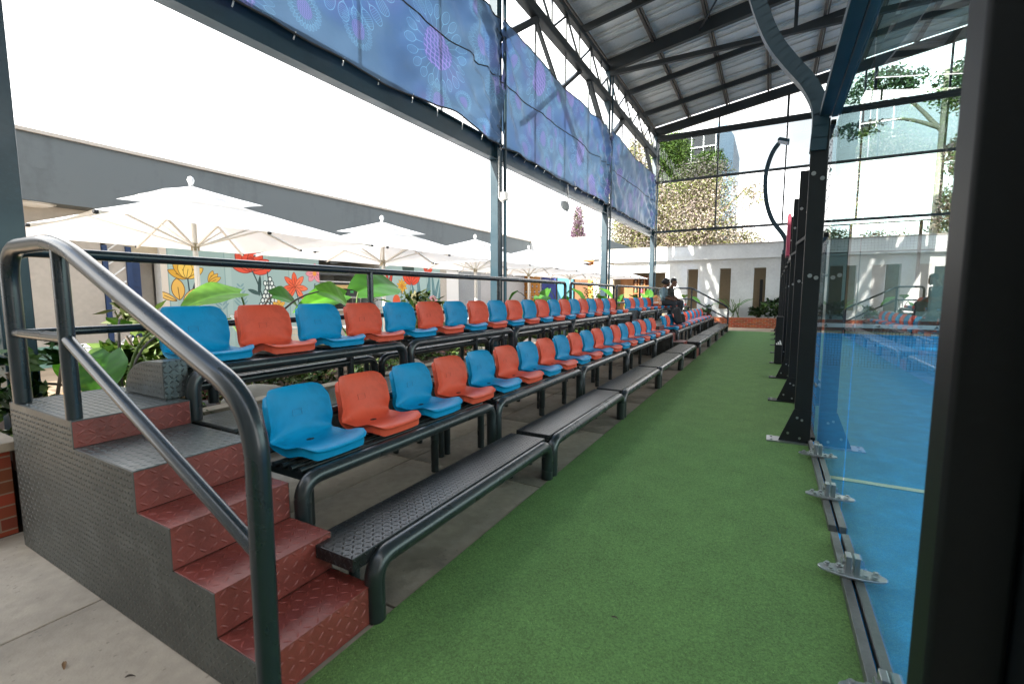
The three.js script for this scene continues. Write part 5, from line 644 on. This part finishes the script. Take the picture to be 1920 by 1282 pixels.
tree('green_tree', 'tall bright green tree before the distant office tower', -9.6, -50, 11, 0.4, [[0, 15.4, 0, 2.0, 2.3, 1.8], [1.8, 12.6, 0, 2.6, 1.7, 2], [3.6, 14.2, 0, 1.5, 1.4, 1.4], [-2, 12.6, 0, 2.2, 1.7, 1.8]], 40000, 0.19, [[0.34, 0.54, 0.1], [0.44, 0.6, 0.14], [0.26, 0.44, 0.08]], M.bark, 8);
tree('tall_column_tree', 'narrow columnar tree covered in purple flowers above the white block', -18.6, -48, 5, 0.25, [[0, 4.6, 0, 1.0, 2.0, 1], [0, 6.8, 0, 1.0, 2.4, 1.0], [0.05, 9.4, 0, 0.72, 1.9, 0.7]], 26000, 0.14, [[0.5, 0.28, 0.42], [0.42, 0.22, 0.36], [0.22, 0.3, 0.08], [0.56, 0.38, 0.48]], M.bark, 5);
tree('leafy_tree', 'green leafy tree with a pale straight trunk behind the court', 6.7, -30, 12, 0.24, [[-2.6, 11.6, 0.5, 1.9, 0.7, 1], [-3.4, 9.8, 0.3, 1.1, 0.45, 0.8], [1.2, 11.2, 0, 1.7, 1.3, 1.4], [1.4, 8.2, 0, 1.3, 1.2, 1.3], [0.9, 5.2, 0, 1.2, 1.6, 1.2]], 16000, 0.18, GREEN, M.barkPale, 3);
for (const [x, z, h, lab] of [[2.2, -29, 5.4, 'low round green tree behind the far wall near the court corner'], [4.6, -29.5, 5.0, 'low bushy green tree beside the pale trunk behind the court'], [-0.3, -31, 4.7, 'low bush tree just above the far wall parapet'], [9, -30, 5.4, 'dense green tree behind the far right of the court']]) tree('bush_tree', lab, x, z, h * 0.6, 0.15, [[0, h * 0.72, 0, 1.5, 1.0, 1.2], [0.9, h * 0.62, 0, 1.0, 0.8, 1], [-1, h * 0.6, 0, 1.0, 0.8, 1]], 8000, 0.14, [...GREEN, [0.3, 0.28, 0.08], [0.4, 0.3, 0.22]], M.barkPale, 6);
tree('bush_tree', 'flat topped distant tree above the white block roof', -21, -42, 5, 0.2, [[0, 5.9, 0, 2.2, 0.5, 1.5]], 1600, 0.22, GREEN, M.bark, 4);
{ const t = thing('office_tower', 'distant glass office tower with a blue side behind the trees', 'building'); const g = std({ color: lin(0.025, 0.028, 0.03), roughness: 0.5, map: scuffB }), bl = std({ color: lin(0.06, 0.15, 0.23), roughness: 0.4, map: streakMap }), z = -118;
  part(t, 'glazed_front', span(-26, -12.9, 0, 38.6, z, z - 22), g); part(t, 'blue_side', (() => { const s = new THREE.Shape([[-12.85, 0], [-9.2, 0], [-9.2, 37.2], [-10.8, 39.8], [-12.85, 40.8]].map((p) => new THREE.Vector2(...p))); return new THREE.ExtrudeGeometry(s, { depth: 20, bevelEnabled: false }); })(), bl, 0, 0, z - 21.5);
  for (let k = 0; k < 6; k++) part(t, 'mullion', span(-25.9 + k * 2.6, -25.7 + k * 2.6, 0, 38.6, z + 0.02, z + 0.2), M.trim); for (let k = 0; k < 12; k++) part(t, 'floor_band', span(-26, -12.9, 3 + k * 3.2, 3.28 + k * 3.2, z + 0.25, z + 0.45), M.trim); }
{ const a = thing('roof_antenna', 'thin antenna mast on the white block roof', 'antenna'); part(a, 'mast', sweep([V(-16.0, 3.6, -30), V(-16.0, 6.4, -30)], 0.03, 8), M.trim); part(a, 'arm', bar(V(-16.5, 6.1, -30), V(-15.5, 6.1, -30), 0.03), M.trim); const m = thing('roof_mast', 'plain thin pole behind the corner of the grey parapet', 'pole'); part(m, 'pole', sweep([V(-13.9, 3.5, -26.5), V(-13.9, 6.0, -26.5)], 0.025, 8), M.trim); part(m, 'foot', cyl(0.08, 0.1, 0.1, 12), M.trim, -13.9, 3.62, -26.5); }
{ // fallen leaves
  const lg = leafGeo(0.04, 0.011, 0.5, 0.5, 6, 2), lm = [phy({ color: lin(0.16, 0.09, 0.04), vertexColors: true, roughness: 0.8 }), phy({ color: lin(0.05, 0.035, 0.025), vertexColors: true, roughness: 0.8 })]; [[-2.35, -0.62, 1.2, 'dry leaf on the concrete beside the stairs'], [-2.05, -0.7, 2.9, 'dark dry leaf on the concrete under the near handrail'], [-1.75, -2.5, 0.3, 'dry leaf under the first front row bench'], [-0.55, -1.9, 2.1, 'dry leaf lying on the near turf']].forEach(([x, z, a, l], i) => { const m = new THREE.Mesh(lg, lm[i % 2]); m.name = numbered('fallen_leaf'); m.position.set(x, i === 3 ? 0.022 : 0.014, z); m.rotation.y = a; scene.add(m); m.scale.setScalar(0.8); tag(m, l, 'leaf', 'fallen leaves'); }); }
// ---------------------------------------------------------------- people on the upper row
function sdfMesh(bones, center, half, res, colorAt, k = 0.03) {
  const mc = new MarchingCubes(res, M.dark, false, false, 200000); mc.isolation = 0; const cap = (p, b) => { const ax = p.x - b[0].x, ay = p.y - b[0].y, az = p.z - b[0].z, dx = b[1].x - b[0].x, dy = b[1].y - b[0].y, dz = b[1].z - b[0].z; const l = dx * dx + dy * dy + dz * dz || 1e-9; const t = Math.max(0, Math.min(1, (ax * dx + ay * dy + az * dz) / l)); return Math.hypot(ax - dx * t, ay - dy * t, az - dz * t) - (b[2] + (b[3] - b[2]) * t); };
  const dist = (p) => { let d = 1e3; for (const b of bones) { const c = cap(p, b), kk = b[4] ?? k; const h = Math.max(0, Math.min(1, 0.5 + 0.5 * (d - c) / kk)); d = d + (c - d) * h - kk * h * (1 - h); } return d; };
  const hs = res / 2, p = V(0, 0, 0); for (let z = 0; z < res; z++) for (let y = 0; y < res; y++) for (let x = 0; x < res; x++) { p.set(center.x + half * (x - hs) / hs, center.y + half * (y - hs) / hs, center.z + half * (z - hs) / hs); mc.field[x + y * res + z * res * res] = -dist(p); }
  mc.update(); const n = mc.count ?? mc.geometry.drawRange.count; const P = new Float32Array(n * 3), N = new Float32Array(n * 3), C = new Float32Array(n * 3), e = 0.004, q = V(0, 0, 0);
  for (let i = 0; i < n; i++) { p.set(center.x + half * mc.positionArray[i * 3], center.y + half * mc.positionArray[i * 3 + 1], center.z + half * mc.positionArray[i * 3 + 2]); P.set([p.x, p.y, p.z], i * 3); const d0 = dist(p), g = V(dist(q.copy(p).setX(p.x + e)) - d0, dist(q.copy(p).setY(p.y + e)) - d0, dist(q.copy(p).setZ(p.z + e)) - d0).normalize(); N.set([g.x, g.y, g.z], i * 3); const c = colorAt(p); C.set(c, i * 3); }
  const g = new THREE.BufferGeometry(); g.setAttribute('position', new THREE.BufferAttribute(P, 3)); g.setAttribute('normal', new THREE.BufferAttribute(N, 3)); g.setAttribute('color', new THREE.BufferAttribute(C, 3)); g.setAttribute('uv', new THREE.BufferAttribute(new Float32Array(n * 2), 2)); return g;
}
const cloth = std({ vertexColors: true, roughness: 0.85 }), hairM = std({ color: lin(0.012, 0.01, 0.009), roughness: 0.7, bumpMap: fineBump, bumpScale: 0.004 });
function person(name, label, x, y, z, o) {
  const t = thing('person', label, 'person', 'people seated on the upper row'); t.position.set(x, y, z); t.rotation.y = o.turn || 0; const S2 = o.skin;
  const hip = V(0, 0.1, 0), waist = V(0.04, 0.28, 0), chest = V(0.1, 0.46, 0), neck = V(0.14, 0.6, 0), head = o.head; const bones = [[V(0, 0.1, -0.07), V(0, 0.1, 0.07), 0.125, 0.125], [hip, waist, 0.13, 0.115], [waist, chest, 0.12, 0.135], [V(chest.x, 0.5, -0.1), V(chest.x, 0.5, 0.1), 0.1, 0.1], [chest, neck, 0.1, 0.06], [neck, head, 0.052, 0.05]];
  const hands = []; for (const s of [-1, 1]) {
    const sh = V(0.11, 0.54, 0.17 * s), el = o.elbow[s < 0 ? 0 : 1], ha = o.hand[s < 0 ? 0 : 1]; bones.push([sh, el, 0.058, 0.044], [el, ha, 0.043, 0.03]); hands.push([el, ha, s]);
    const kn = o.knee[s < 0 ? 0 : 1], an = o.ankle[s < 0 ? 0 : 1]; bones.push([V(0.02, 0.09, 0.09 * s), kn, 0.095, 0.066], [kn, an, 0.064, 0.042], [an, an.clone().add(V(0.16, -0.045, 0.015 * s)), 0.042, 0.034]);
  }
  const near = (p, i) => { const b = bones[i], l = b[1].clone().sub(b[0]), tt = Math.max(0, Math.min(1, p.clone().sub(b[0]).dot(l) / l.lengthSq())); return p.distanceTo(b[0].clone().addScaledVector(l, tt)) - b[2]; };
  const col = (p) => { let bi = 0, bd = 9; for (let i = 0; i < bones.length; i++) { const d = near(p, i); if (d < bd) { bd = d; bi = i; } } if (bi === 5 || (bi === 4 && p.y > 0.585)) return S2; if (bi >= 6) { const q = (bi - 6) % 5; if (q === 1) return o.longSleeve ? o.top : S2; if (q === 2 || q === 3) return o.legs; if (q === 4) return o.shoes; return o.top; } return p.y < 0.16 ? o.legs : (o.collar && p.y > 0.53 ? o.collar : o.top); };
  const body = [sdfMesh(bones, V(0.18, 0.12, 0), 0.72, 96, col, 0.035)];
  // head with nose, brow, jaw and ears
  const f = o.face.clone().normalize(), r = f.clone().cross(V(0, 1, 0)).normalize(), at = (a, b, c) => head.clone().addScaledVector(f, a).add(V(0, b, 0)).addScaledVector(r, c); const hb = [[at(-0.02, 0.03, 0), at(0.0, 0.02, 0), 0.09, 0.088], [at(0.03, -0.05, 0), at(0.05, -0.075, 0), 0.062, 0.042], [at(0.085, 0.01, 0), at(0.105, -0.03, 0), 0.012, 0.019, 0.015], [at(0.08, -0.062, -0.015), at(0.08, -0.062, 0.015), 0.012, 0.012, 0.012], [at(0, 0, 0.09), at(-0.005, -0.03, 0.092), 0.016, 0.012, 0.01], [at(0, 0, -0.09), at(-0.005, -0.03, -0.092), 0.016, 0.012, 0.01], [at(0.075, 0.035, -0.03), at(0.075, 0.035, 0.03), 0.016, 0.016, 0.02]];
  body.push(sdfMesh(hb, head, 0.2, 56, () => S2, 0.03));
  for (const [el, ha, s] of hands) { const d = ha.clone().sub(el).normalize(), side = V(0, 1, 0).cross(d).normalize(), up = d.clone().cross(side), w = (a, b, c) => ha.clone().addScaledVector(d, a).addScaledVector(side, b).addScaledVector(up, c); const fb = [[w(-0.03, 0, 0), w(0.01, 0, 0), 0.026, 0.028], [w(0.01, -0.02, 0), w(0.06, -0.026, 0), 0.02, 0.014], [w(0.01, 0.02, 0), w(0.06, 0.026, 0), 0.02, 0.014]]; [[-0.03, 0.06], [-0.01, 0.075], [0.011, 0.07], [0.03, 0.055]].forEach(([b, l]) => fb.push([w(0.06, b, 0), w(0.06 + l * 0.5, b * 1.05, -0.008), 0.0095, 0.009, 0.006], [w(0.06 + l * 0.5, b * 1.05, -0.008), w(0.06 + l * 0.85, b * 1.05, -0.034), 0.009, 0.0075, 0.006])); fb.push([w(0.005, -s * 0.028, 0), w(0.035, -s * 0.05, -0.01), 0.012, 0.01, 0.01], [w(0.035, -s * 0.05, -0.01), w(0.06, -s * 0.05, -0.025), 0.01, 0.008, 0.006]); body.push(sdfMesh(fb, ha.clone().addScaledVector(d, 0.045), 0.13, 48, () => S2, 0.012)); }
  const bm = part(t, 'body', mergeGeometries(body), cloth);
  part(t, 'hair', sdfMesh(o.hair.map((h) => [at(...h[0]), at(...h[1]), h[2], h[3]]), at(-0.03, 0.04, 0), 0.22, 48, () => [1, 1, 1], 0.02), hairM);
  for (const s of [-1, 1]) part(t, 'eye', new THREE.SphereGeometry(0.011, 10, 8), M.dark, ...at(0.083, 0.012, s * 0.032).toArray()); return t;
}
const SKIN = [0.13, 0.062, 0.036];
person('person', 'person in a grey green shirt with tied back hair, leaning towards a neighbour', -3.17, 1.085, -15.55, { skin: SKIN, top: [0.13, 0.2, 0.22], collar: [0.03, 0.035, 0.04], legs: [0.03, 0.032, 0.034], shoes: [0.02, 0.02, 0.02], turn: 0.15, head: V(0.2, 0.735, -0.05), face: V(0.75, -0.25, -0.65), elbow: [V(0.2, 0.32, -0.24), V(0.12, 0.28, 0.25)], hand: [V(0.4, 0.24, -0.12), V(0.34, 0.22, 0.06)], knee: [V(0.46, 0.1, -0.12), V(0.45, 0.08, 0.1)], ankle: [V(0.44, -0.3, -0.11), V(0.36, -0.3, 0.12)], hair: [[[-0.045, 0.055, 0], [-0.02, 0.06, 0], 0.1, 0.095], [[-0.13, 0.02, 0], [-0.16, 0.0, 0], 0.045, 0.05], [[-0.05, 0.0, 0.06], [-0.05, 0.0, -0.06], 0.05, 0.05]] });
person('person', 'person in a dark top looking down, seated beyond the grey green shirt', -3.13, 1.085, -16.45, { skin: SKIN, top: [0.022, 0.024, 0.02], legs: [0.035, 0.038, 0.04], shoes: [0.4, 0.4, 0.4], turn: -0.1, head: V(0.24, 0.76, 0.02), face: V(0.8, -0.45, 0.3), elbow: [V(0.16, 0.3, -0.25), V(0.2, 0.3, 0.24)], hand: [V(0.38, 0.2, -0.08), V(0.4, 0.22, 0.1)], knee: [V(0.47, 0.12, -0.12), V(0.48, 0.1, 0.13)], ankle: [V(0.46, -0.3, -0.13), V(0.4, -0.3, 0.14)], hair: [[[-0.035, 0.062, 0], [-0.01, 0.075, 0], 0.094, 0.086], [[-0.05, 0.02, 0.055], [-0.05, 0.02, -0.055], 0.052, 0.052]] });
{ const b = thing('tote_bag', 'patterned orange tote bag on the seat beside the seated person', 'bag'); const mp = canvasTex(256, 256, (c, w, h) => { c.fillStyle = '#c98a5c'; c.fillRect(0, 0, w, h); for (let k = 0; k < 130; k++) { c.fillStyle = ['#e8c9b0', '#b0553a', '#5d6a4a', '#e5a45a', '#d9d2c6', '#8a4a52'][k % 6]; c.beginPath(); c.ellipse(rr(0, w), rr(0, h), rr(5, 22), rr(5, 18), rr(0, 3), 0, 7); c.fill(); } }); const g = rb(0.22, 0.34, 0.42, 0.07, 4); const p = g.attributes.position; for (let i = 0; i < p.count; i++) { const t = p.getY(i) / 0.34 + 0.5; p.setX(i, p.getX(i) * (1 - 0.45 * t)); p.setZ(i, p.getZ(i) * (1 + 0.12 * (0.5 - t)) + 0.01 * Math.sin(p.getY(i) * 40)); } g.computeVertexNormals(); const u = g.attributes.uv; for (let i = 0; i < u.count; i++) u.setXY(i, p.getZ(i) / 0.45 + 0.5, p.getY(i) / 0.36 + 0.5); part(b, 'bag_body', g, std({ map: mp, roughness: 0.85 }), 0, 0.17, 0); for (const s of [-1, 1]) part(b, 'handle', pipe([V(s * 0.05, 0.32, -0.1), V(s * 0.06, 0.44, -0.06), V(s * 0.06, 0.44, 0.06), V(s * 0.05, 0.32, 0.1)], 0.012, 0.06, 8), M.dark); b.position.set(-3.12, 1.1, -15.0); b.rotation.z = 0.12; }
{ const b = thing('backpack', 'black backpack leaning on a front row seat of the far block', 'backpack'); const bm = std({ color: lin(0.018, 0.02, 0.021), roughness: 0.7, bumpMap: fineBump, bumpScale: 0.003 }); const g = rb(0.24, 0.46, 0.34, 0.09, 5), p = g.attributes.position; for (let i = 0; i < p.count; i++) { const t = p.getY(i) / 0.46 + 0.5; p.setX(i, p.getX(i) * (1 - 0.25 * t)); p.setZ(i, p.getZ(i) * (1 - 0.18 * t) + 0.012 * Math.sin(p.getY(i) * 30)); } g.computeVertexNormals(); part(b, 'main_body', g, bm, 0, 0.23, 0); const q = part(b, 'front_pocket', rb(0.09, 0.24, 0.27, 0.04, 4), bm, 0.13, 0.15, 0); part(q, 'zip', rb(0.006, 0.008, 0.2, 0.003), M.trim, 0.046, 0.07, 0); part(b, 'top_handle', pipe([V(-0.03, 0.45, -0.05), V(-0.03, 0.52, 0), V(-0.03, 0.45, 0.05)], 0.012, 0.03, 8), bm); for (const s of [-1, 1]) part(b, 'strap', pipe([V(-0.1, 0.42, s * 0.08), V(-0.16, 0.3, s * 0.13), V(-0.1, 0.06, s * 0.12)], 0.018, 0.1, 8), bm); part(b, 'pale_cord', pipe([V(0.12, 0.36, -0.06), V(0.16, 0.3, 0.05), V(0.14, 0.22, -0.05), V(0.18, 0.14, 0.05)], 0.006, 0.03, 6), M.trim); b.position.set(-2.2, 0.645, -13.4); b.rotation.set(0, 0.2, 0.16); }

scene.traverse((o) => { if (o.isMesh) { o.castShadow = true; o.receiveShadow = true; } });
renderer.render(scene, camera);
